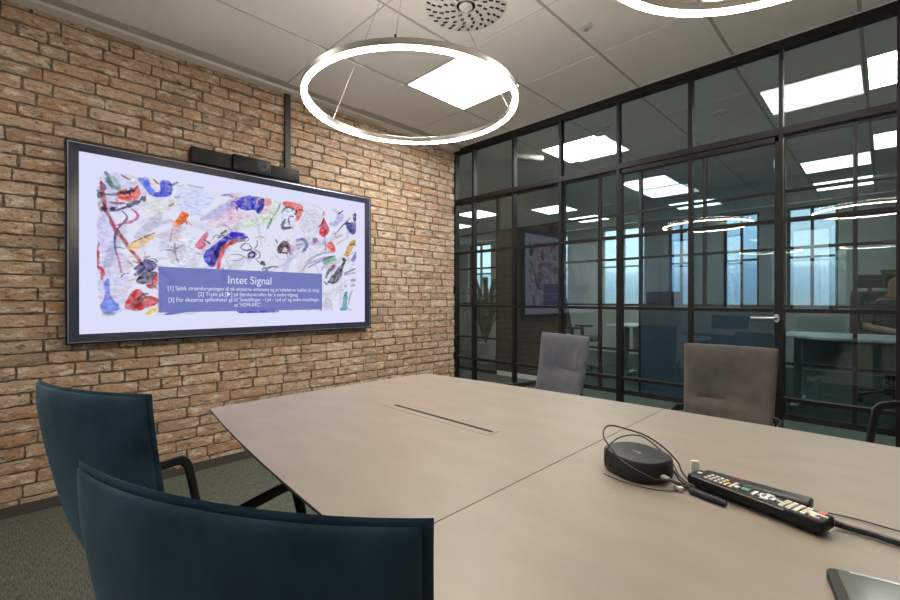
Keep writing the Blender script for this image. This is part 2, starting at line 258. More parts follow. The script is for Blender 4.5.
def suede(name, c1, c2, sheen):
    m = noisy(mat(name, c1, .88), c1, c2, 9, (1, 1, .8), 6, .32, .72, .25, 420, .0008)
    b = m.node_tree.nodes['Principled BSDF']
    b.inputs['Sheen Weight'].default_value = .85; b.inputs['Sheen Roughness'].default_value = .4
    b.inputs['Sheen Tint'].default_value = (*sheen, 1)
    b.inputs['Specular IOR Level'].default_value = .25
    return m
M['blue'] = suede('blue_suede', (.008, .026, .046), (.044, .088, .128), (.35, .5, .58))
M['taupe'] = suede('grey_suede', (.060, .055, .050), (.108, .099, .090), (.6, .57, .52))
M['slate'] = suede('slate_grey_suede', (.066, .070, .086), (.105, .108, .128), (.55, .55, .6))
M['rubber'] = mat('cable_rubber', (.012, .013, .016), .42)
M['thread'] = mat('pale_button', (.68, .66, .58), .5)
M['btn_white'] = mat('white_button', (.74, .76, .80), .45)
M['btn_yellow'] = mat('yellow_button', (.55, .42, .12), .5)
M['btn_red'] = mat('red_button', (.75, .13, .09), .45)
M['btn_pink'] = mat('pink_button', (.7, .42, .5), .45)
M['btn_green'] = mat('green_button', (.10, .28, .18), .45)
M['pen'] = mat('navy_pen', (.012, .018, .035), .3)
M['clearplug'] = mat('clear_plastic', (.6, .6, .58), .25)
M['tabglass'] = mat('tablet_screen', (.11, .12, .112), .14)  # grey lifted to imitate the ceiling reflected in the screen
M['mark'] = mat('grey_mark', (.35, .35, .35), .5)
M['skin'] = noisy(mat('skin', (.5, .26, .17), .5), (.48, .25, .16), (.53, .28, .19), 9)
M['shirt'] = noisy(mat('dark_shirt', (.015, .025, .05), .9), (.012, .02, .04), (.02, .032, .06), 14)
M['trousers'] = mat('dark_trousers', (.015, .015, .018), .9)
M['hair'] = mat('brown_hair', (.05, .028, .016), .6)
M['leaf'] = noisy(mat('leaf', (.05, .12, .05), .5), (.035, .09, .035), (.08, .17, .07), 8)
M['pot'] = mat('white_pot', (.6, .6, .58), .4)
M['mesh'] = mat('black_mesh_fabric', (.014, .015, .017), .8)
M['screen'] = emit('tv_screen', lin((219, 223, 251)), 1.)
M['caption'] = None

def vcol_emit(name):
    m = bpy.data.materials.new(name); m.use_nodes = True
    nt = m.node_tree; nt.nodes.clear(); N, L = nt.nodes, nt.links
    a = N.new('ShaderNodeAttribute'); a.attribute_name = 'paint'
    e = N.new('ShaderNodeEmission'); n0 = N.new('ShaderNodeTexNoise'); n0.inputs['Scale'].default_value = 26; n0.inputs['Detail'].default_value = 6; n0.inputs['Roughness'].default_value = .7
    tc0 = N.new('ShaderNodeTexCoord'); mp0 = N.new('ShaderNodeMapping'); mp0.inputs['Scale'].default_value = (1, 1, 2.2); mp0.inputs['Rotation'].default_value = (.7, 0, 0)
    L.new(tc0.outputs['Object'], mp0.inputs['Vector']); L.new(mp0.outputs['Vector'], n0.inputs['Vector'])
    r0 = N.new('ShaderNodeValToRGB'); r0.color_ramp.elements[0].position = .3; r0.color_ramp.elements[0].color = (.30, .28, .36, 1)
    r0.color_ramp.elements[1].position = .68; r0.color_ramp.elements[1].color = (1.5, 1.45, 1.5, 1)
    x0 = N.new('ShaderNodeMix'); x0.data_type = 'RGBA'; x0.blend_type = 'MULTIPLY'; x0.inputs['Factor'].default_value = .8
    L.new(n0.outputs['Fac'], r0.inputs['Fac']); L.new(a.outputs['Color'], x0.inputs['A']); L.new(r0.outputs['Color'], x0.inputs['B']); L.new(x0.outputs['Result'], e.inputs['Color'])
    t = N.new('ShaderNodeBsdfTransparent'); x = N.new('ShaderNodeMixShader')
    n = N.new('ShaderNodeTexNoise'); n.inputs['Scale'].default_value = 38; n.inputs['Detail'].default_value = 5
    tc = N.new('ShaderNodeTexCoord'); L.new(tc.outputs['Object'], n.inputs['Vector'])
    mr = N.new('ShaderNodeMapRange'); mr.inputs['From Min'].default_value = .3; mr.inputs['From Max'].default_value = .62
    mr.inputs['To Min'].default_value = .62; mr.inputs['To Max'].default_value = 1.
    L.new(n.outputs['Fac'], mr.inputs['Value'])
    mm = N.new('ShaderNodeMath'); mm.operation = 'MULTIPLY'
    L.new(a.outputs['Alpha'], mm.inputs[0]); L.new(mr.outputs['Result'], mm.inputs[1])
    L.new(mm.outputs[0], x.inputs['Fac']); L.new(t.outputs[0], x.inputs[1]); L.new(e.outputs[0], x.inputs[2])
    o = N.new('ShaderNodeOutputMaterial'); L.new(x.outputs[0], o.inputs['Surface'])
    return m

def translucent_emit(name, col, alpha):
    m = emit(name, col, 1.)
    nt = m.node_tree; N, L = nt.nodes, nt.links
    e = [n for n in N if n.type == 'EMISSION'][0]; o = [n for n in N if n.type == 'OUTPUT_MATERIAL'][0]
    t = N.new('ShaderNodeBsdfTransparent'); x = N.new('ShaderNodeMixShader'); x.inputs['Fac'].default_value = alpha
    L.new(t.outputs[0], x.inputs[1]); L.new(e.outputs[0], x.inputs[2]); L.new(x.outputs[0], o.inputs['Surface'])
    return m
M['paint'] = vcol_emit('screen_paint')
M['caption'] = translucent_emit('screen_caption', lin((108, 118, 184)), .78)
M['capt_text'] = emit('screen_text', lin((226, 230, 252)), 1.)

def brick_material():
    m = mat('brick', (.45, .31, .2), .93)
    N, L, b = nodes(m)
    geo = N.new('ShaderNodeNewGeometry'); tc = N.new('ShaderNodeTexCoord')
    base = N.new('ShaderNodeValToRGB'); e = base.color_ramp.elements
    e[0].position = 0; e[0].color = (.35, .25, .175, 1)
    e[1].position = 1; e[1].color = (.62, .485, .36, 1)
    for p_, c_ in ((.15, (.54, .395, .275)), (.3, (.50, .335, .22)), (.45, (.59, .44, .31)), (.6, (.49, .285, .165)), (.72, (.58, .43, .315)), (.86, (.44, .315, .225))):
        k = e.new(p_); k.color = (*c_, 1)
    L.new(geo.outputs['Random Per Island'], base.inputs['Fac'])
    def nz(scale, detail, st=(1, 1, 1)):
        mp = N.new('ShaderNodeMapping'); mp.inputs['Scale'].default_value = st; L.new(tc.outputs['Object'], mp.inputs['Vector'])
        n = N.new('ShaderNodeTexNoise'); n.inputs['Scale'].default_value = scale; n.inputs['Detail'].default_value = detail
        n.inputs['Roughness'].default_value = .65
        L.new(mp.outputs['Vector'], n.inputs['Vector']); return n
    def over(fac, prev, col, lo, hi, amt):
        mr = N.new('ShaderNodeMapRange'); mr.inputs['From Min'].default_value = lo; mr.inputs['From Max'].default_value = hi
        mr.inputs['To Max'].default_value = amt; L.new(fac, mr.inputs['Value'])
        x = N.new('ShaderNodeMix'); x.data_type = 'RGBA'; L.new(mr.outputs['Result'], x.inputs['Factor'])
        L.new(prev, x.inputs['A']); x.inputs['B'].default_value = (*col, 1); return x.outputs['Result']
    c = base.outputs['Color']
    c = over(nz(9, 5, (1, 1, 2)).outputs['Fac'], c, (.54, .26, .11), .53, .65, .66)     # fired orange patches
    c = over(nz(14, 6, (1, .8, 2.4)).outputs['Fac'], c, (.80, .69, .56), .52, .64, .85)  # lime smear
    c = over(nz(20, 6, (1, .8, 2)).outputs['Fac'], c, (.13, .09, .07), .55, .66, .85)     # dark fired spots
    c = over(nz(75, 5, (1, .7, 1.6)).outputs['Fac'], c, (.18, .12, .085), .54, .66, .7)                  # grit
    L.new(c, b.inputs['Base Color'])
    bp = N.new('ShaderNodeBump'); bp.inputs['Strength'].default_value = .8; bp.inputs['Distance'].default_value = .009
    L.new(nz(60, 6).outputs['Fac'], bp.inputs['Height']); L.new(bp.outputs['Normal'], b.inputs['Normal'])
    return m
M['brick'] = brick_material()
M['mortar'] = noisy(mat('mortar', (.17, .135, .105), 1.), (.12, .095, .072), (.25, .20, .155), 45, bump=.5, bscale=120, bdist=.004)

# ------------------------------------------------------------------ mesh helpers
class MB:
    """collects shapes in one mesh; each shape may take its own material slot"""
    def __init__(s): s.v = []; s.f = []; s.m = []; s.k = 0; s.sm = []
    def add(s, v, f, smooth=False):
        o = len(s.v); s.v += [tuple(p) for p in v]; s.f += [[i+o for i in q] for q in f]; s.m += [s.k]*len(f); s.sm += [smooth]*len(f)
    def box(s, a, b, bev=0.):
        (x0, y0, z0), (x1, y1, z1) = a, b
        x0, x1 = min(x0, x1), max(x0, x1); y0, y1 = min(y0, y1), max(y0, y1); z0, z1 = min(z0, z1), max(z0, z1)
        if bev <= 0:
            v = [(x, y, z) for z in (z0, z1) for y in (y0, y1) for x in (x0, x1)]
            s.add(v, [(0, 2, 3, 1), (4, 5, 7, 6), (0, 1, 5, 4), (1, 3, 7, 5), (3, 2, 6, 7), (2, 0, 4, 6)])
        else:
            bm = bmesh.new(); bmesh.ops.create_cube(bm, size=1)
            for q in bm.verts: q.co = Vector(((x0+x1)/2+q.co.x*(x1-x0), (y0+y1)/2+q.co.y*(y1-y0), (z0+z1)/2+q.co.z*(z1-z0)))
            bmesh.ops.bevel(bm, geom=bm.edges[:], offset=bev, segments=3, profile=.5, affect='EDGES')
            s.bm(bm, True)
        return s
    def bm(s, bm, smooth=False):
        bm.verts.index_update(); s.add([q.co[:] for q in bm.verts], [[q.index for q in f.verts] for f in bm.faces], smooth); bm.free()
    def sweep(s, pts, prof, closed=False, up=None, smooth=True, cap=True):
        """prof: list of 2-D points carried along pts"""
        P = [Vector(p) for p in pts]; n = len(P); k = len(prof); V = []; prev = None
        for i in range(n):
            a = P[(i-1) % n] if (closed or i) else P[0]; b = P[(i+1) % n] if (closed or i < n-1) else P[-1]
            t = (b-a).normalized()
            if up is not None: nrm = Vector(up)
            elif prev is None: nrm = Vector((0, 0, 1)) if abs(t.z) < .9 else Vector((1, 0, 0))
            else: nrm = prev
            nrm = (nrm - t*nrm.dot(t))
            nrm = nrm.normalized() if nrm.length > 1e-6 else t.orthogonal().normalized()
            prev = nrm; bi = t.cross(nrm)
            V += [P[i]+bi*x+nrm*y for x, y in prof]
        F = []
        for i in range(n if closed else n-1):
            j = (i+1) % n
            F += [(i*k+q, i*k+(q+1) % k, j*k+(q+1) % k, j*k+q) for q in range(k)]
        if cap and not closed: F += [tuple(range(k))[::-1], tuple((n-1)*k+q for q in range(k))]
        s.add(V, F, smooth)
        return s
    def tube(s, pts, r, seg=10, **kw):
        return s.sweep(pts, [(r*math.cos(2*PI*i/seg), r*math.sin(2*PI*i/seg)) for i in range(seg)], **kw)
    def lathe(s, c, prof, seg=32, smooth=True):
        """prof: (radius, z) from bottom to top about a vertical axis"""
        V = []; F = []; n = len(prof)
        for i in range(seg):
            a = 2*PI*i/seg
            V += [(c[0]+r*math.cos(a), c[1]+r*math.sin(a), c[2]+z) for r, z in prof]
        for i in range(seg):
            j = (i+1) % seg
            F += [(i*n+q, j*n+q, j*n+q+1, i*n+q+1) for q in range(n-1)]
        F += [tuple(i*n for i in range(seg))[::-1], tuple(i*n+n-1 for i in range(seg))]
        s.add(V, F, smooth); return s
    def prism(s, poly, z0, z1):
        n = len(poly)
        s.add([(x, y, z0) for x, y in poly]+[(x, y, z1) for x, y in poly],
              [tuple(range(n))[::-1], tuple(range(n, 2*n))]+[(i, (i+1) % n, n+(i+1) % n, n+i) for i in range(n)])
        return s
    def build(s, name, mats, parent=None, loc=None):
        me = bpy.data.meshes.new(name); me.from_pydata(s.v, [], s.f); me.update()
        for m in (mats if isinstance(mats, (list, tuple)) else [mats]): me.materials.append(m)
        me.polygons.foreach_set('material_index', s.m); me.polygons.foreach_set('use_smooth', s.sm)
        b = bmesh.new(); b.from_mesh(me); bmesh.ops.recalc_face_normals(b, faces=b.faces); b.to_mesh(me); b.free()
        o = bpy.data.objects.new(name, me); C.objects.link(o)
        if any(s.sm):
            md = o.modifiers.new('edges', 'EDGE_SPLIT'); md.split_angle = math.radians(42)
        if parent: o.parent = parent
        if loc: o.location = loc
        return o

def tag(o, label, cat, group=None):
    o['label'] = label; o['category'] = cat
    if group: o['group'] = group
    return o
def thing(name, label, cat, loc=(0, 0, 0), rz=0., group=None):
    o = bpy.data.objects.new(name, None); C.objects.link(o); o.location = loc; o.rotation_euler = (0, 0, rz); o.empty_display_size = .1
    return tag(o, label, cat, group)
def struct(o):
    o['kind'] = 'structure'; return o
def copy_tree(o, parent=None):
    c = o.copy(); C.objects.link(c)
    if parent: c.parent = parent
    for ch in list(o.children): copy_tree(ch, c)
    return c
def smooth_path(pts, n=8, closed=False):
    P = [Vector(p) for p in pts]; R = []; N = len(P)
    for i in range(N if closed else N-1):
        g = (lambda k: P[k % N]) if closed else (lambda k: P[max(0, min(N-1, k))])
        p0, p1, p2, p3 = g(i-1), g(i), g(i+1), g(i+2)
        for q in range(n):
            t = q/n
            R.append(.5*((2*p1)+(p2-p0)*t+(2*p0-5*p1+4*p2-p3)*t*t+(3*p1-p0-3*p2+p3)*t**3))
    if not closed: R.append(P[-1])
    return R
def rrect(w, h, r, seg=4):
    out = []
    for cx, cy, a0 in ((w/2-r, h/2-r, 0), (-w/2+r, h/2-r, 90), (-w/2+r, -h/2+r, 180), (w/2-r, -h/2+r, 270)):
        out += [(cx+r*math.cos(math.radians(a0+90*i/seg)), cy+r*math.sin(math.radians(a0+90*i/seg))) for i in range(seg+1)]
    return out

H = 2.6            # ceiling height
XR, YB = 6.2, -4.3 # right and back wall of the meeting room
XL2, YF = -6.0, 5.5 # left end and facade of the office beyond

# ------------------------------------------------------------------ setting: floors
m = MB(); m.box((0, YB, -.1), (XR, 0, 0)); struct(m.build('floor', M['carpet']))
m = MB(); m.box((XL2, 0, -.1), (XR, YF, 0)); struct(m.build('floor_corridor', M['carpet2']))

# ------------------------------------------------------------------ brick wall
def brick_wall():
    m = MB(); m.k = 1
    m.box((-.12, YB, 0), (.001, 0, H))
    m.k = 0
    ch = .0668; gap = .0105; z = .02; row = 0
    while z < H-.01:
        z1 = min(z+ch-gap, H-.003)
        y = YB - rnd.random()*.2
        while y < -.03:
            L_ = rnd.choices((.205, .215, .195, .102, .150, .228), (6, 5, 3, 2.6, 1.2, 2))[0]
            a, b = max(y, YB+.002), min(y+L_, -.027)
            y += L_ + gap + rnd.uniform(-.002, .003)
            if b-a < .03: continue
            nx = max(3, int((b-a)/.026)); nz = 3
            dz0, dz1 = rnd.uniform(-.002, .002), rnd.uniform(-.002, .002); d = rnd.uniform(.008, .0135); slope = rnd.uniform(-.003, .003)
            V = []; F = []
            for i in range(nx+1):
                for j in range(nz+1):
                    u, w = i/nx, j/nz
                    ed = i in (0, nx) or j in (0, nz)
                    cor = i in (0, nx) and j in (0, nz)
                    yy = a+(b-a)*u; zz = z+dz0+(z1-z+dz1-dz0)*w
                    if ed: yy += rnd.uniform(-.0028, .0028); zz += rnd.uniform(-.0032, .0026)
                    if cor: yy += (.0012 if i == 0 else -.0012); zz += (.001 if j == 0 else -.001)
                    V.append((d*(.86 if ed else 1.)+slope*(u-.5)+rnd.uniform(-.0022, .0022), yy, zz))
            idx = lambda i, j: i*(nz+1)+j
            for i in range(nx):
                for j in range(nz): F.append((idx(i, j), idx(i+1, j), idx(i+1, j+1), idx(i, j+1)))
            ring = [idx(i, 0) for i in range(nx+1)]+[idx(nx, j) for j in range(1, nz+1)]+[idx(i, nz) for i in range(nx-1, -1, -1)]+[idx(0, j) for j in range(nz-1, 0, -1)]
            o = len(V)
            cy, cz = (a+b)/2, (z+z1)/2
            for q in ring: V.append((-.002, V[q][1]+(.002 if V[q][1] > cy else -.002), V[q][2]+(.002 if V[q][2] > cz else -.002)))
            for q in range(len(ring)):
                r2 = (q+1) % len(ring); F.append((ring[q], o+q, o+r2, ring[r2]))
            m.add(V, F, True)
        z += ch; row += 1
    return struct(m.build('wall_left', [M['brick'], M['mortar']]))
brick_wall()
m = MB(); m.box((.001, YB, 0), (.014, -.03, .056)); struct(m.build('baseboard_left', M['base']))
# ceiling edge profile along the bricks: a pale flat strip, then a grey strip with the shadow line in its colour
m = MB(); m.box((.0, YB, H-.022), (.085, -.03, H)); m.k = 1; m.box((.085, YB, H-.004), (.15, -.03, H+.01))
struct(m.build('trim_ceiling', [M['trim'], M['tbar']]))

# ------------------------------------------------------------------ ceilings
GX = [.145]+[.71+.573*k for k in range(10)]; GX = [g for g in GX if g < XR-.1]+[XR]
GY = [-.027]+[-.05-.595*k for k in (1, 2, 3, 5, 6, 7)]; GY = [g for g in GY if g > YB+.1]+[YB]
room_panels = [(1, 1), (4, 1), (1, 4)]
diffuser_cell = (2, 2)
def ceiling(name, gx, gy, holes, low=()):
    m = MB(); m.k = 1
    m.box((min(gx), min(gy), H+.004), (max(gx), max(gy), H+.05)); m.k = 0
    for i in range(len(gx)-1):
        for j in range(len(gy)-1):
            if (i, j) in holes: continue
            x0, x1 = gx[i]+.009, gx[i+1]-.009; y0, y1 = sorted((gy[j], gy[j+1])); y0 += .005; y1 -= .005
            dz = -.0 if (i, j) not in low else -.006
            m.box((x0, y0, H+dz), (x1, y1, H+.0045))
    return struct(m.build(name, [M['ceil'], M['tbar']]))
ceiling('ceiling', GX, GY, set(room_panels), {(0, 2)})
CX = [XL2]+[.62+.595*k for k in range(-10, 10)]+[XR]
CY = [.03]+[.58+.6*k for k in range(0, 9)]; CY = [g for g in CY if g < YF-.1]+[YF]
off_panels = [(11, 1), (15, 1), (6, 1), (11, 5), (11, 7), (8, 5), (8, 7), (14, 5), (14, 7), (15, 4), (6, 4), (4, 5)]
ceiling('ceiling_corridor', CX, CY, set(off_panels))

def panel(cell, gx, gy, label, matl='panel', group=None):
    i, j = cell; x0, x1 = gx[i], gx[i+1]; y0, y1 = sorted((gy[j], gy[j+1]))
    t = thing('ceiling_light', label, 'ceiling light', ((x0+x1)/2, (y0+y1)/2, H), group=group)
    w, d = (x1-x0)/2-.004, (y1-y0)/2-.004; f = .014
    m = MB(); m.box((-w, -d, -.004), (w, -d+f, .005)); m.box((-w, d-f, -.004), (w, d, .005)); m.box((-w, -d+f, -.004), (-w+f, d-f, .005)); m.box((w-f, -d+f, -.004), (w, d-f, .005))
    m.build('light_frame', M['white'], t)
    m = MB(); m.box((-w+f, -d+f, -.001), (w-f, d-f, .004)); m.build('diffuser_panel', M[matl], t)
    return t
panel(room_panels[0], GX, GY, 'square white LED ceiling panel seen through the glowing left ring, near the bricks')
panel(room_panels[1], GX, GY, 'square white LED ceiling panel above the right ring, its corner at the photo top', 'panel_soft')
for c in room_panels[2:]:  # added panel out of view, lifts the light on the left bricks
    panel(c, GX, GY, 'square LED ceiling panel of the meeting room outside the photo, behind the blue chairs', 'panel_dim')
panel(off_panels[0], CX, CY, 'bright square LED panel in the corridor ceiling just beyond the glass, left of centre')
panel(off_panels[1], CX, CY, 'bright square LED panel in the corridor ceiling at the right edge of the photo')
for c, lb in zip(off_panels[2:], (
        'LED panel in the corridor ceiling hidden behind the corner of the brick wall',  # out of view, added for the light it gives the corridor
        'larger LED panel of the pair seen through the left half of the glass door',
        'smaller LED panel of the pair seen through the left half of the glass door',
        'flat-looking LED panel seen through the third and fourth glass columns from the bricks',
        'thin LED panel seen beside the left post of the glass door',
        'wide LED panel seen through the glass right of the door, above two thin ones',
        'thin LED panel seen through the glass right of the door, below the wide one',
        'LED panel cut by the right edge of the photo, below the bright corridor panel',
        'upper LED panel seen through the first two glass columns next to the bricks',
        'lower LED panel seen through the first glass column next to the bricks')):
    panel(c, CX, CY, lb, 'panel_dim', 'LED panels in the ceiling beyond the glass')

# ------------------------------------------------------------------ the black grid glass partition
MX = [.012, .256, .738, 1.212, 1.696, 2.184, 2.666, 3.15, 3.634, 4.118, 4.60, 5.084, 5.57, XR-.02]
RZ = [.022, .508, 1.025, 1.551, 2.07, H-.026]
def bar_v(m, x, y, z0, z1, w=.026, d=.05): m.box((x-w/2, y-d/2, z0), (x+w/2, y+d/2, z1))
def bar_h(m, x0, x1, y, z, h=.026, d=.05): m.box((x0, y-d/2, z-h/2), (x1, y+d/2, z+h/2))
m = MB()
m.box((0, -.03, H-.052), (XR, .03, H)); m.box((0, -.03, 0), (1.684, .03, .044)); m.box((2.678, -.03, 0), (XR, .03, .044)); m.box((0, -.03, .044), (.026, .03, H-.052)); m.box((XR-.04, -.03, .044), (XR, .03, H-.052))
for i, x in enumerate(MX[1:-1], 1):
    if i == 5: bar_v(m, x, 0, 2.09, H-.052); continue
    bar_v(m, x, 0, .044, H-.052, .02 if i in (4, 6) else .024, .05)
for z in RZ[1:4]:
    bar_h(m, .026, 1.684, 0, z, .022, .046); bar_h(m, 2.678, XR-.04, 0, z, .022, .046)
m.box((.026, -.03, 2.05), (XR-.04, .03, 2.09))
wall_right = struct(m.build('wall_right', M['frame']))
for i in range(len(MX)-1):
    for j in range(len(RZ)-1):
        if i in (4, 5) and j < 4: continue
        m = MB(); m.box((MX[i], -.004, RZ[j]), (MX[i+1], .004, RZ[j+1])); m.build('glass_pane', M['glass'], wall_right)
# the glazed door in it
m = MB(); x0, x1 = 1.7, 2.662; d = .044
for x in (x0+.0135, x1-.0135): bar_v(m, x, 0, .01, 2.045, .022, d)
bar_v(m, 2.184, 0, .03, 2.02, .024, d)
for z in (.026, 2.03): bar_h(m, x0, x1, 0, z, .032, d)
for z in RZ[1:4]: bar_h(m, x0+.03, x1-.03, 0, z, .022, d-.004)
door = struct(m.build('door_1', M['frame']))
for i in (4, 5):
    for j in range(4):
        m = MB(); m.box((max(MX[i], x0+.03), -.004, RZ[j]), (min(MX[i+1], x1-.03), .004, RZ[j+1])); m.build('glass_pane', M['glass'], door)
m = MB(); m.lathe((0, 0, 0), [(.024, 0), (.024, .008)], 20)
for v in range(len(m.v)): x, y, z = m.v[v]; m.v[v] = (2.648+x*.6, -.022-z, .98+y)
m.tube(smooth_path([(2.646, -.026, .98), (2.646, -.065, .98), (2.625, -.072, .98), (2.53, -.072, .98)], 6), .009, 10)
m.build('door_handle', M['silver'], door)

# ------------------------------------------------------------------ other walls of the meeting room
m = MB(); wins = [(.63, .95), (1.38, 1.62), (2.17, 2.60)]; z0, z1 = .9, 2.05; xs = [0]+[q for w in wins for q in w]+[XR]
for a, b in zip(xs[0::2], xs[1::2]): m.box((a, YB-.2, 0), (b, YB, H))
for a, b in wins: m.box((a, YB-.2, 0), (b, YB, z0)); m.box((a, YB-.2, z1), (b, YB, H))
struct(m.build('wall_back', M['grey']))
for k, (a, b) in enumerate(wins, 1):
    m = MB(); y = YB-.1
    for x in (a+.015, b-.015): bar_v(m, x, y, z0, z1, .03, .05)
    for z in (z0+.015, 1.62, z1-.015): bar_h(m, a, b, y, z, .03, .05)
    w = struct(m.build('window_%d' % k, M['black']))
    m = MB(); m.box((a+.02, y-.004, z0+.02), (b-.02, y+.004, z1-.02)); m.build('glass_pane', M['glassclear'], w)
m = MB(); m.box((XR, YB-.2, 0), (XR+.1, YF, H)); struct(m.build('wall_end', M['grey']))

# ------------------------------------------------------------------ beyond the glass: corridor and offices
YO = 1.78
ox = [-6.0, -5.2, -4.4, -3.6, -2.8, -2.32, -1.84, -1.36, -.88, .2, .68, 1.16, 1.80, 2.44, 2.92, 3.4, 3.88, 4.6, 5.4, XR]
m = MB()
m.box((XL2, YO-.03, H-.05), (XR, YO+.03, H)); m.box((XL2, YO-.03, 0), (XR, YO+.03, .05))
for x in ox[1:-1]: bar_v(m, x, YO, .05, H-.05, .03)
for z in RZ[1:5]: bar_h(m, XL2, XR, YO, z, .024)
wo = struct(m.build('wall_opposite', M['frame']))
for a, b in zip(ox[:-1], ox[1:]):
    lo = .03
    if a == -.88: lo = 2.07
    if 1.1 < a < 2.4: lo = 1.025
    m = MB(); m.box((a, YO-.004, lo), (b, YO+.004, H-.03)); m.build('glass_pane', M['glassblue'] if 1.1 < a < 2.4 else M['glassdark'] if a > 2.4 else M['glass2'], wo)
m = MB(); m.box((-.865, YO-.025, .05), (.185, YO+.025, 2.06)); o = m.build('wall_panel_dark', M['darkwall']); struct(o)
m = MB(); m.box((-.865, YO-.04, .0), (.185, YO-.0255, .06)); o = m.build('baseboard_opposite', M['white']); struct(o)
m = MB(); m.box((1.175, YO-.028, .05), (2.425, YO+.028, 1.013)); o = m.build('wall_panel_navy', M['navy']); struct(o)
m = MB(); m.box((XL2-.1, 0, 0), (XL2, YF, H)); struct(m.build('wall_far', M['lightgrey']))
m = MB(); m.box((XL2, -.03, 0), (-.12, .03, H)); struct(m.build('wall_corridor', M['lightgrey']))
fw = [(-4.9, -4.1), (-2.9, -1.9), (-1.12, -.22), (.2, .62), (1.1, 1.62), (1.98, 2.6), (3.6, 4.6)]
m = MB(); xs = [XL2]+[q for w in fw for q in w]+[XR]; z0, z1 = .93, 2.54
for a, b in zip(xs[0::2], xs[1::2]): m.box((a, YF, 0), (b, YF+.2, H))
for a, b in fw: m.box((a, YF, 0), (b, YF+.2, z0)); m.box((a, YF, z1), (b, YF+.2, H))
struct(m.build('wall_facade', M['grey']))
for k, (a, b) in enumerate(fw, 4):
    m = MB(); y = YF+.1
    for x in (a+.02, (a+b)/2, b-.02): bar_v(m, x, y, z0, z1, .04, .05)
    for z in (z0+.02, 1.75, z1-.02): bar_h(m, a, b, y, z, .035, .05)
    w = struct(m.build('window_%d' % k, M['black'] if k != 6 else M['white']))
    m = MB(); m.box((a+.02, y-.004, z0+.02), (b-.02, y+.004, z1-.02)); m.build('glass_pane', M['glasswin'], w)
m = MB(); m.box((-.1, YO+.05, 0), (-.05, YF, H)); 
# ------------------------------------------------------------------ TV on the bricks
TW, TH = 1.917, 1.087
tv = thing('wall_television', 'large flat television with abstract painting on screen, hung on brick wall', 'television', (.012, -2.0355, 1.3935))
m = MB(); m.box((.0, -TW/2+.04, -TH/2+.04), (.024, TW/2-.04, TH/2-.04)); m.build('mounting_plate', M['black_plastic'], tv)
m = MB()
def frame_ring(m, oy, oz, iy, iz, xo, xi, xb):
    """picture-frame ring: outer front edge at xo, inner front edge at xi, back at xb"""
    o = [(-oy, -oz), (oy, -oz), (oy, oz), (-oy, oz)]; i = [(-iy, -iz), (iy, -iz), (iy, iz), (-iy, iz)]
    V = [(xb, *q) for q in o]+[(xo, *q) for q in o]+[(xi, *q) for q in i]+[(xb, *q) for q in i]
    F = []
    for k in range(4):
        n = (k+1) % 4
        F += [(k, n, 4+n, 4+k), (4+k, 4+n, 8+n, 8+k), (8+k, 8+n, 12+n, 12+k), (12+k, 12+n, n, k)]
    m.add(V, F)
frame_ring(m, TW/2, TH/2, TW/2-.009, TH/2-.009, .047, .048, .02)
M['tvedge'] = mat('tv_outer_edge', (.006, .006, .009), .35)
M['tvline'] = mat('tv_bevel_line', (.55, .55, .66), .3, .6)
M['tvbez'] = mat('tv_slate_bezel', (.040, .041, .075), .25)
m.build('outer_frame', M['tvedge'], tv)
m = MB(); frame_ring(m, TW/2-.009, TH/2-.009, TW/2-.0125, TH/2-.0125, .0482, .0486, .02); m.build('bevel_line', M['tvline'], tv)
m = MB(); frame_ring(m, TW/2-.0125, TH/2-.0125, TW/2-.056, TH/2-.054, .0482, .044, .02); m.build('bezel', M['tvbez'], tv)
m = MB(); m.box((.02, -TW/2+.05, -TH/2+.05), (.040, TW/2-.05, TH/2-.05)); scr = m.build('screen', M['screen'], tv)
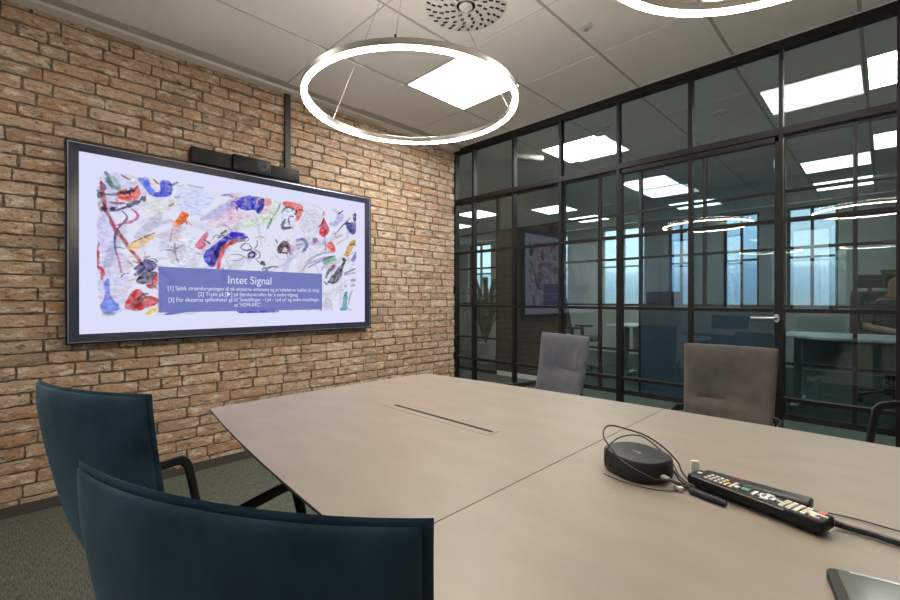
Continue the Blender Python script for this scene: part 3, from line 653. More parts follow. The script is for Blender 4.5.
# the painting shown on the screen: layered strokes lying on the glass
def paint(parent):
    V, F, K = [], [], []
    x0 = .0404
    def ring_in(pts):
        P = [Vector(q) for q in pts]
        for _ in range(2):
            Q = []
            for i in range(len(P)):
                a, b = P[i], P[(i+1) % len(P)]; Q += [a*.78+b*.22, a*.22+b*.78]
            P = Q
        return P
    r2 = random.Random(21); extra = []; dark = []
    pal = [(176, 170, 206), (196, 190, 210), (170, 180, 206), (206, 190, 206), (186, 200, 196), (214, 204, 190), (200, 176, 190), (150, 160, 190)]
    for q in range(110):      # pale brushed sweeps under the main strokes
        cx, cy = r2.uniform(-.8, .8), r2.uniform(-.38, .39); an = r2.gauss(.75, .5); ln = r2.uniform(.03, .14)
        extra.append(('l', r2.choice(pal), r2.uniform(.25, .6), r2.uniform(.004, .03), [(cx-ln*math.cos(an), cy-ln*math.sin(an)), (cx+r2.gauss(0, .02), cy+r2.gauss(0, .02)), (cx+ln*math.cos(an), cy+ln*math.sin(an))]))
    big = [a for a in ART if a[0] == 'b' and a[2] > .9]
    for q in range(90):       # scratchy marks around the strong colours
        _, bc, _, _, bp = r2.choice(big); bx, by = r2.choice(bp); an = r2.uniform(0, 6.28); ln = r2.uniform(.012, .04)
        cc = r2.choice([tuple(int(v*.45) for v in bc), bc, (60, 56, 80), (150, 146, 176), tuple(int(255-(255-v)*.5) for v in bc)])
        x1, y1 = bx+r2.gauss(0, .025), by+r2.gauss(0, .025)
        dark.append(('l', cc, .8, r2.uniform(.003, .009), [(x1, y1), (x1+ln*math.cos(an)+r2.gauss(0, .008), y1+ln*math.sin(an)), (x1+2*ln*math.cos(an+.4), y1+2*ln*math.sin(an+.4))]))
    for n, (k, col, al, w, pts) in enumerate(ART[:15]+extra+ART[15:]+dark):
        x = x0+n*.000009; c = lin(col)
        if k == 'b':
            P = ring_in(pts)
            area = sum(P[i].x*P[(i+1) % len(P)].y-P[(i+1) % len(P)].x*P[i].y for i in range(len(P)))
            if area < 0: P.reverse()
            fe = .006+.03*max(0, w-.3)
            N = len(P); out, inn = [], []
            for i in range(N):
                t = (P[(i+1) % N]-P[i-1]); nn = Vector((t.y, -t.x)); nn = nn.normalized() if nn.length else Vector((0, 0))
                j = rnd.uniform(-.35, .5)
                out.append(P[i]+nn*fe*(.55+j)); inn.append(P[i]-nn*fe*(.25-j*.4))
            cl = lambda q: Vector((max(-.8285, min(.8225, q.x)), max(-.3965, min(.4115, q.y))))
            out = [cl(q) for q in out]; inn = [cl(q) for q in inn]
            o = len(V); V += [(x, q.x, q.y) for q in inn]+[(x, q.x, q.y) for q in out]
            tris = tessellate_polygon([[Vector((q.x, q.y, 0)) for q in inn]])
            F += [tuple(o+i for i in t) for t in tris]
            F += [(o+i, o+(i+1) % N, o+N+(i+1) % N, o+N+i) for i in range(N)]
            K += [(*c, al)]*N+[(*c, 0.)]*N
        else:
            P = smooth_path([(q[0], q[1], 0) for q in pts], 6)
            N = len(P); o = len(V)
            for i in range(N):
                t = (P[min(N-1, i+1)]-P[max(0, i-1)]); nn = Vector((t.y, -t.x, 0)); nn = nn.normalized() if nn.length else Vector((0, 0, 0))
                e = math.sin(PI*(i+.6)/(N+.2))**.5; ww = w*.8*e*rnd.uniform(.75, 1.2)
                for s_, a_ in ((-1.5, 0), (-.6, al), (.6, al), (1.5, 0)):
                    q = P[i]+nn*ww*s_; V.append((x, max(-.8285, min(.8225, q.x)), max(-.3965, min(.4115, q.y)))); K.append((*c, a_))
            for i in range(N-1):
                F += [(o+i*4+s_, o+i*4+s_+1, o+i*4+s_+5, o+i*4+s_+4) for s_ in range(3)]
    me = bpy.data.meshes.new('painting'); me.from_pydata(V, [], F); me.update()
    at = me.color_attributes.new('paint', 'FLOAT_COLOR', 'POINT')
    for i, c in enumerate(K): at.data[i].color = c
    me.materials.append(M['paint']); o = bpy.data.objects.new('painting', me); C.objects.link(o); o.parent = parent
    o['label'] = 'abstract painting of loose coloured brush strokes'
    return o
m = MB(); m.box((.0400, -.8285, -.3965), (.0403, .8225, .4115)); m.build('painting_ground', emit('painting_ground', lin((222, 224, 243)), 1.), tv)
ART += [('b', (196, 80, 96), .8, .6, [(-.05, -.25), (.02, -.16), (.1, -.2), (.08, -.3), (0, -.32)]), ('b', (60, 52, 190), .95, .4, [(-.12, -.395), (-.06, -.33), (.05, -.37), (.14, -.36), (.2, -.40), (.05, -.41)]),
        ('l', (60, 56, 170), .9, .02, [(-.545, -.12), (-.49, -.17), (-.46, -.25)]), ('l', (70, 60, 160), .9, .014, [(-.19, -.1), (-.18, -.16), (-.19, -.24)]), ('l', (60, 56, 180), .9, .016, [(-.52, -.40), (-.44, -.38), (-.36, -.36)]),
        ('l', (70, 60, 90), .9, .008, [(.04, -.1), (.07, -.16), (.09, -.13)]), ('l', (90, 90, 160), .8, .012, [(.2, -.3), (.28, -.26), (.36, -.29)])]
paint(tv)
m = MB(); m.box((.0440, -.5445, -.3815), (.0443, .5155, -.1085)); m.build('caption_panel', M['caption'], tv)
def text(body, yc, z, width, height, name='caption_text', bold=0., parent=tv, x=.0446):
    cu = bpy.data.curves.new(name, 'FONT'); cu.body = body; cu.size = 1; cu.offset = bold; cu.align_x = 'CENTER'
    o = bpy.data.objects.new(name, cu); C.objects.link(o)
    dg = bpy.context.evaluated_depsgraph_get(); me = bpy.data.meshes.new_from_object(o.evaluated_get(dg))
    C.objects.unlink(o); bpy.data.objects.remove(o)
    xs = [v.co.x for v in me.vertices]; w = max(xs)-min(xs); cx = (max(xs)+min(xs))/2
    for v in me.vertices: v.co = Vector((x, yc+(v.co.x-cx)*width/w, z+v.co.y*height))
    me.materials.clear(); me.materials.append(M['capt_text']); o = bpy.data.objects.new(name, me); C.objects.link(o); o.parent = parent
    return o
text('Intet Signal', -.015, -.2, .283, .074, 'caption_title')
for body, yc, z, w in (('[1] Sjekk strømforsyningen til de eksterne enhetene og at kabelen er koblet til riktig.', -.0015, -.2465, .99),
                       ('[2] Trykk på [\u25b6] på fjernkontrollen for å endre tilgang.', -.004, -.282, .655),
                       ('[3] For eksterne spillenheter gå til "Innstillinger – Lyd – Lyd ut" og andre innstillinger,', .0, -.317, .985),
                       ('se "HDMI-ARC".', -.03, -.352, .18)):
    text(body, yc, z, w, .035)

# video bar on top of the TV, and the cable trunk up to the ceiling
vb = thing('video_conference_bar', 'long black video conference camera bar on top of the television', 'camera', (.035, -2.055, 1.943))
m = MB(); m.box((-.03, -.352, 0), (.03, -.115, .098), .006); m.build('speaker_section', M['black_plastic'], vb)
m = MB(); m.box((-.03, .135, 0), (.03, .352, .088), .006); m.build('speaker_section', M['black_plastic'], vb)
m = MB(); m.box((-.03, -.115, -.002), (.046, .135, .104), .008); cam = m.build('camera_housing', M['gloss_black'], vb)
m = MB()
for r in (.030, .022, .012): m.tube([(.0465, .07*0+.0+.075*1+r*math.cos(2*PI*i/28), .055+r*math.sin(2*PI*i/28)) for i in range(28)], .0018, 6, closed=True, up=(1, 0, 0))
m.build('lens', mat('lens_ring', (.10, .10, .11), .3), cam)
m = MB(); m.box((.0, -1.797, 2.036), (.034, -1.757, H-.0225)); o = m.build('cable_trunking', noisy(mat('trunking', (.03, .026, .024), .5), (.027, .023, .021), (.034, .03, .027), 8))
tag(o, 'dark vertical cable trunking running up the bricks from television to ceiling', 'cable cover')

# ------------------------------------------------------------------ ring pendants
def ring_lamp(c, R, label, attach):
    t = thing('ring_pendant_lamp', label, 'pendant lamp', (c[0], c[1], c[2]), group='ring pendant lamps over the table')
    n = 96; P = [((R-.012)*math.cos(2*PI*i/n), (R-.012)*math.sin(2*PI*i/n), 0) for i in range(n)]
    m = MB(); m.sweep([(x, y, .0142) for x, y, z in P], [(-.011, -.011), (.011, -.011), (.011, .011), (-.011, .011)], closed=True, up=(0, 0, 1), smooth=True)
    m.build('ring_body', M['alu'], t)
    m = MB(); m.sweep([(x, y, .000) for x, y, z in P], [(-.0085, -.003), (.0085, -.003), (.0085, .0031), (-.0085, .0031)], closed=True, up=(0, 0, 1), smooth=True)
    m.build('light_strip', M['ring'], t)
    m = MB(); m.sweep([(x, y, .0262) for x, y, z in P], [(-.006, -.001), (.006, -.001), (.006, .001), (-.006, .001)], closed=True, up=(0, 0, 1), smooth=True)
    m.build('uplight_strip', M['ring_up'], t)  # added hidden glow on top of the ring, brightens the ceiling
    top = H-c[2]-.03
    for a in attach:
        a = math.radians(a); e = ((R-.012)*math.cos(a), (R-.012)*math.sin(a), .025)
        m = MB(); m.tube([(e[0]*.05, e[1]*.05, top), e], .0014, 6); w = m.build('suspension_wire', M['silver'], t)
        m = MB(); m.lathe((e[0], e[1], .025), [(.004, 0), (.004, .014)], 10); m.build('wire_grip', M['black'], w)
    m = MB(); m.lathe((0, 0, top), [(.062, 0), (.064, .004), (.064, .026), (.06, .03)], 32); m.build('ceiling_rose', M['white'], t)
    return t
ring_lamp((1.75, -2.05, 1.868), .425, 'glowing LED ring pendant hanging in front of the brick wall and television', (198, 313, 57))
ring_lamp((3.00, -2.15, 1.872), .402, 'glowing LED ring pendant at top right, cut off by the photo edge', (190, 310, 70))

# ------------------------------------------------------------------ ceiling fittings
i, j = diffuser_cell; cx, cy = (GX[i]+GX[i+1])/2, (GY[j]+GY[j+1])/2
df = thing('ceiling_air_diffuser', 'round perforated air diffuser in the ceiling tile beside the left ring', 'air vent', (cx, cy, H))
m = MB(); m.lathe((0, 0, 0), [(.212, -.0005), (.206, -.004), (.05, -.004), (.05, -.0005)], 48); m.build('face_plate', M['white'], df)
m = MB()
for r, n in ((.072, 9), (.103, 12), (.134, 16), (.165, 20), (.192, 24)):
    for k in range(n):
        a = 2*PI*k/n+r*9; ca, sa = math.cos(a), math.sin(a)
        t_ = Vector((math.cos(a+.5), math.sin(a+.5), 0)); b_ = Vector((-t_.y, t_.x, 0)); q = Vector((r*ca, r*sa, 0))
        L_, W_ = .0115, .0065
        m.add([q+t_*u*L_+b_*v*W_+Vector((0, 0, z)) for z in (-.0052, -.0042) for u, v in ((-1, -1), (1, -1), (1, 1), (-1, 1))],
              [(3, 2, 1, 0), (4, 5, 6, 7), (0, 1, 5, 4), (1, 2, 6, 5), (2, 3, 7, 6), (3, 0, 4, 7)])
m.build('perforations', M['gap'], df)
m = MB(); m.lathe((0, 0, -.014), [(.012, 0), (.03, .002), (.034, .006), (.034, .0135)], 28); m.build('centre_knob', M['white'], df)

def sensor(x, y, label, r=.035, group=None):
    t = thing('ceiling_sensor', label, 'ceiling sensor', (x, y, H), group=group)
    m = MB(); m.lathe((0, 0, -.012), [(r*.75, 0), (r, .003), (r, .0125)], 28); m.build('sensor_base', M['white'], t)
    m = MB(); m.lathe((0, 0, -.03), [(.004, 0), (.012, .004), (.012, .0185)], 18); m.build('sensor_eye', M['silver'], t)
    return t
sensor(1.927, -.949, 'small round ceiling sensor in the tile right of the left ring lamp')
sensor(1.40, .45, 'small round ceiling sensor beyond the glass, near the bright corridor panel')
sensor(2.15, .85, 'round white smoke detector on the corridor ceiling beyond the glass, right of centre', .05)
em = thing('emergency_light', 'white oblong emergency light on the corridor ceiling beyond the glass', 'emergency light', (.45, .62, H), math.radians(60))
m = MB(); m.box((-.16, -.05, -.05), (.16, .05, 0), .012); m.build('light_housing', M['white'], em)
m = MB(); m.box((-.15, -.04, -.056), (.15, .04, -.0495), .003); m.build('light_cover', M['clearplug'], em)

# ------------------------------------------------------------------ conference table
TC = -2.27
def half(x): return .575-.105*((x-3.05)/1.48)**2
tbl = thing('conference_table', 'long boat-shaped taupe conference table in the middle of the room', 'table', (3.05, TC, 0))
xs_ = [1.56, 2.598, 3.502, 4.54]
for k in range(3):
    a, b = xs_[k]+(.0006 if k else 0), xs_[k+1]-(.0006 if k < 2 else 0); n = 24
    up = [(a+(b-a)*i/n-3.05, half(a+(b-a)*i/n)) for i in range(n+1)]
    lo = [(x, -y) for x, y in up]
    ring = lo+up[::-1]
    if k == 0: ring += [(a-.012-3.05, y) for y in (.22, 0, -.22)]
    if k == 2: ring = lo+[(b+.012-3.05, y) for y in (-.22, 0, .22)]+up[::-1]
    N = len(ring); cxx = sum(q[0] for q in ring)/N
    V = []; sh = lambda s_: [(cxx+(x-cxx)*(1-s_), y*(1-s_*1.1)) for x, y in ring]
    for z, s_ in ((.716, .05), (.7345, .0), (.7395, .0), (.74, .0006)):
        V += [(x, y, z) for x, y in (sh(s_) if not (z == .74) else sh(.0008))]
    m = MB(); F = []
    for l_ in range(3): F += [(l_*N+i, l_*N+(i+1) % N, (l_+1)*N+(i+1) % N, (l_+1)*N+i) for i in range(N)]
    F += [tuple(3*N+i for i in range(N))]
    m.add(V, F); m.k = 1; m.add(V[:N], [tuple(range(N))[::-1]]); m.add([], [])
    o = m.build('table_top', [M['table'], M['edge']], tbl)
    me = o.data
    for f in me.polygons:
        if abs(f.normal.z) < .9 or f.normal.z < 0: f.material_index = 1
# cable flap: hairline lid with a dark brush slot along its far side
fx0, fx1, fy0, fy1 = 1.925-3.05, 2.372-3.05, -2.318-TC, -2.279-TC
fl = thing_part = None
m = MB()
t_ = .0009
m.box((fx0, fy0-t_, .7399), (fx1, fy0+t_, .7403)); m.box((fx1-t_, fy0, .7399), (fx1+t_, fy1+.012, .7403)); m.box((fx0-t_, fy0, .7399), (fx0+t_, fy0+.008, .7403))
m.build('cable_flap_gap', mat('hairline_gap', (.09, .075, .065), .7), tbl)
m = MB(); m.box((1.945-3.05, -2.292-TC, .7399), (2.362-3.05, -2.280-TC, .7406)); m.build('cable_slot', M['gap'], tbl)
for sx in (-1, 0, 1):
    lg = MB(); x = sx*.98
    lg.box((x-.03, -.30, .02), (x+.03, .30, .06)); lg.box((x-.03, -.05, .06), (x+.03, .05, .66)); lg.box((x-.03, -.33, .66), (x+.03, .33, .7155))
    lg.box((x-.032, -.31, 0), (x+.032, -.27, .02)); lg.box((x-.032, .27, 0), (x+.032, .31, .02))
    lg.build('leg', M['black'], tbl)

# ------------------------------------------------------------------ upholstered chairs
def pillow(m, S, hf, hr, nu=26, nv=22, p=9):
    """closed padded sheet about the surface S(u,v) -> (point, normal), u and v in [-1,1]"""
    us = [math.sin(PI/2*(2*i/nu-1)) for i in range(nu+1)]; vs = [math.sin(PI/2*(2*j/nv-1)) for j in range(nv+1)]
    V = []; ids = {}
    for side in (1, -1):
        for i, u in enumerate(us):
            for j, v in enumerate(vs):
                if (i in (0, nu) or j in (0, nv)) and side == -1: ids[(side, i, j)] = ids[(1, i, j)]; continue
                P, n = S(u, v)
                s = (max(0, 1-abs(u)**p)*max(0, 1-abs(v)**p))**.5
                h = hf(u, v) if side == 1 else -hr(u, v)
                ids[(side, i, j)] = len(V); V.append(P+n*h*s)
    F = []
    for side in (1, -1):
        for i in range(nu):
            for j in range(nv):
                q = [ids[(side, i, j)], ids[(side, i+1, j)], ids[(side, i+1, j+1)], ids[(side, i, j+1)]]
                F.append(q if side == -1 else q[::-1])
    m.add(V, F, True)

def chair(label, pos, yaw, fabric, width=.47, zt=.89, arm_z=None, tilt=.10, bulge=.038, seed=1, group=None, name='conference_chair', pleats=0., front=False, seam=-.66):
    """facing local +y; pos is the middle of the top edge of the back in plan"""
    r = random.Random(seed)
    f = Vector((-math.sin(yaw), math.cos(yaw)))
    yb = -.315
    org = Vector(pos)-f*(yb+.12*bulge+.006)
    t = thing(name, label, 'chair', (org.x, org.y, 0), yaw, group)
    sz = zt-.525; w = width/2
    def back(inset, dz, dy):
        def S(u, v):
            q = (v+1)/2
            hw = (w-inset)*(.90+.10*q)
            hb = zt-dz-(sz-.03+inset)
            z = sz-.03+inset+hb*q
            y = yb+tilt*(1-q)**1.25+.05*max(0, .35-q)**1.2*2-bulge*(1-abs(u)**2.2)*(.55+.45*q)+bulge*.12+dy
            return Vector((u*hw, y, z)), Vector((-.12*u, .99, .12)).normalized()
        return S
    ph = [r.uniform(0, 6) for _ in range(4)]
    def hf(u, v):
        h = (.026 if front else .009)-.003*abs(u)**3
        if pleats and v > seam and v < .8:
            h += pleats*(.0024*math.sin(u*11+ph[0]+v*1.7)*math.sin(u*4+v*2+ph[2])+.0016*math.sin(u*21+ph[1]-v*1.3)*math.sin(u*5+ph[3]))*min(1, (.8-v)*3, (v-seam)*5)
        h -= .012*math.exp(-((v-seam-.05*u)/.05)**2)        # stitched crease above the seat
        if v < seam: h += .007*min(1, (seam-v)*5)
        return h
    m = MB(); pillow(m, back(0, 0, .006), hf, lambda u, v: .005, 40 if pleats else 28, 30); bk = m.build('backrest', fabric, t)
    m = MB(); pillow(m, back(.009, .006, -.001), lambda u, v: .004, lambda u, v: .019, p=5); m.build('back_shell', fabric, t)
    def seat(u, v):
        q = (v+1)/2
        return Vector((u*w*(.93+.05*math.sin(PI*q)-.16*q*q), yb+.125+.37*q, sz-.005+.018*u*u-.03*max(0, q-.8)**1.5*8+.03*(1-q)**3)), Vector((0, .02, 1)).normalized()
    m = MB(); pillow(m, seat, lambda u, v: .028, lambda u, v: .045); m.build('seat', fabric, t)
    az = (arm_z or zt-.348); ax = w+.014
    for s_ in (-1, 1):
        pts = [(s_*(ax-.04), .155, sz-.055), (s_*ax, .155, sz-.03), (s_*ax, .12, az-.05), (s_*ax, .10, az-.012), (s_*ax, .06, az), (s_*ax, -.12, az), (s_*ax, -.22, az+.005), (s_*(ax-.03), -.25, az+.012)]
        m = MB(); m.sweep(smooth_path(pts, 5), rrect(.032, .012, .005, 3), up=(s_*1., 0, .0) if False else None, smooth=True); m.build('armrest', M['black'], t)
    # swivel star base
    m = MB(); m.box((-.14, -.14, sz-.075), (.14, .14, sz-.05), .008); m.build('seat_plate', M['black'], t)
    m = MB(); m.lathe((0, 0, .06), [(.035, 0), (.035, .12), (.026, .125), (.026, sz-.13)], 20); m.build('column', M['black'], t)
    for k in range(4):
        a = PI/4+k*PI/2; d = Vector((math.cos(a), math.sin(a), 0))
        m = MB(); m.sweep([Vector((0, 0, .105))+d*.01, Vector((0, 0, .085))+d*.15, Vector((0, 0, .04))+d*.31], rrect(.04, .022, .006, 3)); lg = m.build('leg', M['black'], t)
        m = MB(); m.lathe((d.x*.295, d.y*.295, 0), [(.022, 0), (.022, .008), (.012, .012), (.012, .03)], 16); m.build('foot', M['black_plastic'], lg)
    return t
BG, GG = 'blue suede conference chairs', 'grey suede conference chairs'
chair('blue suede chair in the foreground, its back towards the viewer at bottom left', (2.6016, -3.0208), math.radians(27), M['blue'], .47, .8945, seed=2, group=BG)
chair('blue suede chair between the brick wall and the foreground blue chair', (1.7446, -3.0543), math.radians(20.9), M['blue'], .47, .885, seed=3, group=BG)
chair('narrow slate grey suede chair across the table, nearest the brick corner', (1.650, -.700), math.radians(162.4), M['slate'], .44, .866, seed=4, group=GG, front=True, seam=.22, pleats=1.5, bulge=.03)
chair('wide taupe grey suede chair across the table, in front of the glass door', (2.525, -.5668), math.radians(182), M['taupe'], .42, .851, seed=5, group=GG, front=True, seam=-.02, pleats=.5, bulge=.03)
chair('grey suede chair at right edge of photo showing one black armrest', (3.52, -.36), math.radians(180-38), M['taupe'], .46, .90, arm_z=.63, seed=6, group=GG, front=True, bulge=.03)

# ------------------------------------------------------------------ things on the table
TZ = .7405
hub = thing('conference_hub', 'black rounded-square conferencing hub on the table, cables plugged in', 'hub', (2.743, -2.285, TZ), math.radians(-24))
def squircle(a, b, n=48, e=2.7):
    return [(a*math.copysign(abs(math.cos(t))**(2/e), math.cos(t)), b*math.copysign(abs(math.sin(t))**(2/e), math.sin(t))) for t in (2*PI*i/n for i in range(n))]
m = MB(); V = []; N = 48
prof = [(.93, 0), (.97, .004), (1., .014), (1., .032), (.985, .038), (.955, .041), (.92, .0415)]
for s_, z in prof: V += [(x*s_, y*s_, z) for x, y in squircle(.065, .054)]
F = []
for l_ in range(len(prof)-1): F += [(l_*N+i, l_*N+(i+1) % N, (l_+1)*N+(i+1) % N, (l_+1)*N+i) for i in range(N)]
F += [tuple(range(N))[::-1], tuple((len(prof)-1)*N+i for i in range(N))]
m.add(V, F, True); m.build('hub_body', noisy(mat('hub_plastic', (.014, .014, .015), .45), (.012, .012, .013), (.017, .017, .018), 30), hub)
m = MB()
m.sweep([(-.010, -.004, 0.0418), (-.004, .003, 0.0418)], [(-.0012, -.0002), (.0012, -.0002), (.0012, .0002), (-.0012, .0002)], up=(0, 0, 1))
m.sweep(smooth_path([(-.001, -.005, 0.0418), (.003, .002, 0.0418), (.007, .001, 0.0418), (.006, -.006, 0.0418), (.011, -.002, 0.0418)], 4), [(-.0011, -.0002), (.0011, -.0002), (.0011, .0002), (-.0011, .0002)], up=(0, 0, 1))
m.build('hub_mark', M['mark'], hub)
for a_, b_ in (((-.020, -.0535, .012), (-.006, -.0505, .018)), ((.004, -.0545, .012), (.016, -.0515, .018)), ((.0625, -.010, .012), (.0657, .004, .022))):
    m = MB(); m.box(a_, b_); m.build('socket', M['gap'], hub)

def cable(name, pts, r, label, matl='rubber', n=8):
    m = MB(); m.tube(smooth_path(pts, n), r, 8); return tag(m.build(name, M[matl]), label, 'cable')
o = cable('looped_cable', [(2.850, -2.300, .7485), (2.832, -2.303, .748), (2.815, -2.310, .752), (2.808, -2.348, .762), (2.797, -2.378, .775), (2.76, -2.385, .79), (2.723, -2.357, .8), (2.692, -2.328, .81), (2.673, -2.282, .815), (2.677, -2.257, .816), (2.705, -2.247, .812), (2.741, -2.240, .805), (2.772, -2.226, .785), (2.800, -2.226, .762), (2.818, -2.25, .75), (2.84, -2.276, .7455)], .0017, 'thin dark cable making a tall loop over the black hub')
o = cable('short_looped_cable', [(2.697, -2.330, .752), (2.694, -2.320, .778), (2.700, -2.300, .797), (2.711, -2.265, .803), (2.73, -2.235, .80), (2.755, -2.226, .785), (2.79, -2.232, .762), (2.815, -2.262, .7475), (2.835, -2.282, .745)], .0015, 'thin dark cable making a low loop behind the black hub')
o = cable('hub_cable', [(2.793, -2.262, .758), (2.808, -2.272, .757), (2.826, -2.290, .749), (2.842, -2.300, .7475)], .0022, 'short dark cable from the hub side towards the remote control')
m = MB(); m.sweep([(2.797, -2.312, .757), (2.815, -2.319, .756)], rrect(.011, .006, .002, 3)); m.k = 1; m.tube(smooth_path([(2.814, -2.3185, .756), (2.824, -2.320, .754), (2.836, -2.314, .748), (2.848, -2.303, .7455)], 5), .002, 8)
tag(m.build('usb_lead', [M['mark'], M['rubber']]), 'lead with grey plug pushed into the front of the black hub', 'cable')
cable('slack_cable', [(2.84, -2.312, .742), (2.82, -2.338, .742), (2.79, -2.352, .742), (2.745, -2.356, .742), (2.70, -2.345, .742)], .0008, 'hair-thin cable curving over the table in front of the hub')
# long remote
d = Vector((3.042-2.8415, -2.322+2.263, 0)); ang = math.atan2(d.y, d.x)
rem = thing('remote_control', 'long black remote control with white buttons lying in front on the table', 'remote control', (2.942, -2.296, TZ), ang)
hl, hw = .1045, .0205
m = MB(); m.box((-hl, -hw, .006), (hl, hw, .0245), .004); m.build('remote_body', M['black_plastic'], rem)
m = MB(); zt_ = .0249
def btn(k, x, y, w, h):
    m.k = k; m.box((x-w/2, y-h/2, zt_-.0012), (x+w/2, y+h/2, zt_+.0012))
btn(1, -.092, 0, .007, .006)
for a in range(4):
    for b in range(3): btn(0, -.0735+a*.0085, -.011+b*.0105, .0048, .0055)
btn(2, -.0395, -.006, .0045, .019); btn(0, -.0310, -.011, .005, .006); btn(0, -.0310, -.001, .005, .006); btn(0, -.0310, .009, .005, .005); btn(1, -.0235, -.003, .006, .009)
btn(5, -.011, 0, .012, .012)
btn(1, .004, -.003, .005, .018)
for x, y, w, h in ((.022, .010, .024, .006), (.022, -.010, .024, .006), (.013, 0, .006, .026), (.031, 0, .006, .026), (.022, 0, .005, .016)): btn(1, x, y, w, h)
btn(0, .0395, 0, .008, .004)
for a in range(4):
    for b in range(4): btn(0, .0475+a*.0095, -.0125+b*.0082, .0066, .0066)
btn(0, .081, 0, .006, .012); btn(0, .087, -.004, .006, .018); btn(5, .083, .013, .006, .006); btn(3, .092, .011, .010, .009); btn(1, .096, .002, .013, .0045); btn(4, .093, -.012, .008, .005)
m.build('button_field', [M['thread'], M['btn_white'], M['btn_yellow'], M['btn_red'], M['btn_pink'], M['btn_green']], rem)
m = MB(); m.box((-hl+.01, -hw-.0004, .0215), (hl-.05, -hw+.0006, .0232)); m.build('edge_trim', M['silver'], rem)  # silver strip standing in for the highlight along the front edge
for x in (-.08, .08):
    m = MB(); m.box((x-.012, -.014, 0), (x+.012, .014, .0065)); m.build('rubber_foot', M['rubber'], rem)
# second remote behind it
d2 = Vector((3.0135-2.852, -2.238+2.232, 0)); a2 = math.atan2(-2.240+2.228, 3.013-2.852)
r2 = thing('slim_remote_control', 'slim dark blank remote control lying behind the white-buttoned one', 'remote control', (2.932, -2.236, TZ), a2)
m = MB(); m.box((-.083, -.017, 0), (.083, .017, .0165), .005); m.build('remote_body', noisy(mat('remote_dark', (.022, .022, .024), .4), (.018, .018, .02), (.028, .027, .028), 25), r2)
m = MB(); m.box((-.035, .004, .0162), (-.018, .012, .0172), .0003); m.build('power_button', mat('dull_red', (.25, .05, .03), .5), r2)
m = MB(); m.tube([(2.850, -2.316, TZ+.0057), (2.905, -2.329, TZ+.0057)], .0056, 12); m.tube([(2.905, -2.329, TZ+.0057), (2.911, -2.3304, TZ+.0057)], .0046, 12)
tag(m.build('marker_pen', M['pen']), 'dark blue pen lying against the near side of the remote control', 'pen')
m = MB(); m.box((-.007, -.0035, 0), (.007, .0035, .039), .001); o = m.build('adapter_plug', M['white'], None, (2.8395, -2.249, TZ)); o.rotation_euler = (0, 0, .6)
tag(o, 'small white plug standing upright at the left end of the remotes', 'plug')
m = MB(); m.box((-.008, -.005, 0), (.008, .005, .009), .0025); o = m.build('clear_connector', M['clearplug'], None, (2.832, -2.318, TZ)); o.rotation_euler = (0, 0, -.5)
tag(o, 'tiny clear plastic connector on the table beside the remote end', 'connector')
cable('power_cable', [(3.046, -2.292, .749), (3.062, -2.289, .7465), (3.09, -2.289, .7465), (3.13, -2.294, .7465), (3.3, -2.29, .7465), (3.52, -2.31, .7465)], .0052, 'thick black cable running from the remotes to the right edge')
cable('thin_cable', [(3.035, -2.238, .742), (3.07, -2.233, .742), (3.12, -2.237, .742), (3.3, -2.25, .742), (3.5, -2.24, .742)], .0011, 'thin dark wire on the table beyond the thick black cable')
# tablet
ta = math.atan2(.017, .068)
tab = thing('tablet_computer', 'black tablet lying on the table at the bottom right corner', 'tablet', (3.046, -2.445, TZ), ta)
def rpoly(x0, y0, x1, y1, r):
    return [((x0+x1)/2+x, (y0+y1)/2+y) for x, y in rrect(x1-x0, y1-y0, r, 5)]
m = MB(); m.prism(rpoly(0, -.175, .25, 0, .012), 0, .0085); m.build('tablet_body', M['black_plastic'], tab)
m = MB(); m.prism(rpoly(.011, -.166, .241, -.0035, .003), .0084, .0092); m.build('tablet_screen', M['tabglass'], tab)
m = MB(); m.box((.024, -.0025, .0080), (.24, -.0002, .0094)); m.build('edge_trim', M['silver'], tab)

# ------------------------------------------------------------------ things in the offices beyond the glass
def desk(x0, x1, y0, y1, label, group):
    t = thing('office_desk', label, 'desk', ((x0+x1)/2, (y0+y1)/2, 0), group=group); a, b = (x1-x0)/2, (y1-y0)/2
    m = MB(); m.box((-a, -b, .715), (a, b, .74), .004); m.build('desk_top', M['desk'], t)
    m = MB(); m.box((-a+.1, b-.06, .35), (a-.1, b-.04, .70)); m.build('modesty_panel', M['lightgrey'], t)
    for s_ in (-1, 1):
        m = MB(); m.box((s_*(a-.12)-.03, -b+.06, .03), (s_*(a-.12)+.03, b-.06, .06)); m.box((s_*(a-.12)-.03, -.04, .06), (s_*(a-.12)+.03, .04, .715)); m.box((s_*(a-.12)-.03, -b+.06, 0), (s_*(a-.12)+.03, -b+.12, .03)); m.box((s_*(a-.12)-.03, b-.12, 0), (s_*(a-.12)+.03, b-.06, .03))
        m.build('leg', M['silver'], t)
    return t
desk(.40, 1.60, 2.55, 3.25, 'white office desk beyond the glass, beside the tall headrest chair', 'office desks beyond the glass')
desk(2.35, 3.75, 2.10, 2.85, 'white office desk beyond the glass at right, with the seated person', 'office desks beyond the glass')
def monitor(x, y, rz, label):
    t = thing('desktop_monitor', label, 'monitor', (x, y, .7405), rz)
    m = MB(); m.box((-.27, -.012, .13), (.27, .018, .45), .006); m.build('monitor_panel', M['black_plastic'], t)
    m = MB(); m.box((-.03, .018, .0), (.03, .04, .28)); m.build('monitor_stem', M['black'], t)
    m = MB(); m.box((-.12, -.07, 0), (.12, .10, .012), .004); m.build('monitor_foot', M['black'], t)
monitor(.98, 3.02, math.radians(160), 'dark desktop monitor on the white desk beyond the glass')
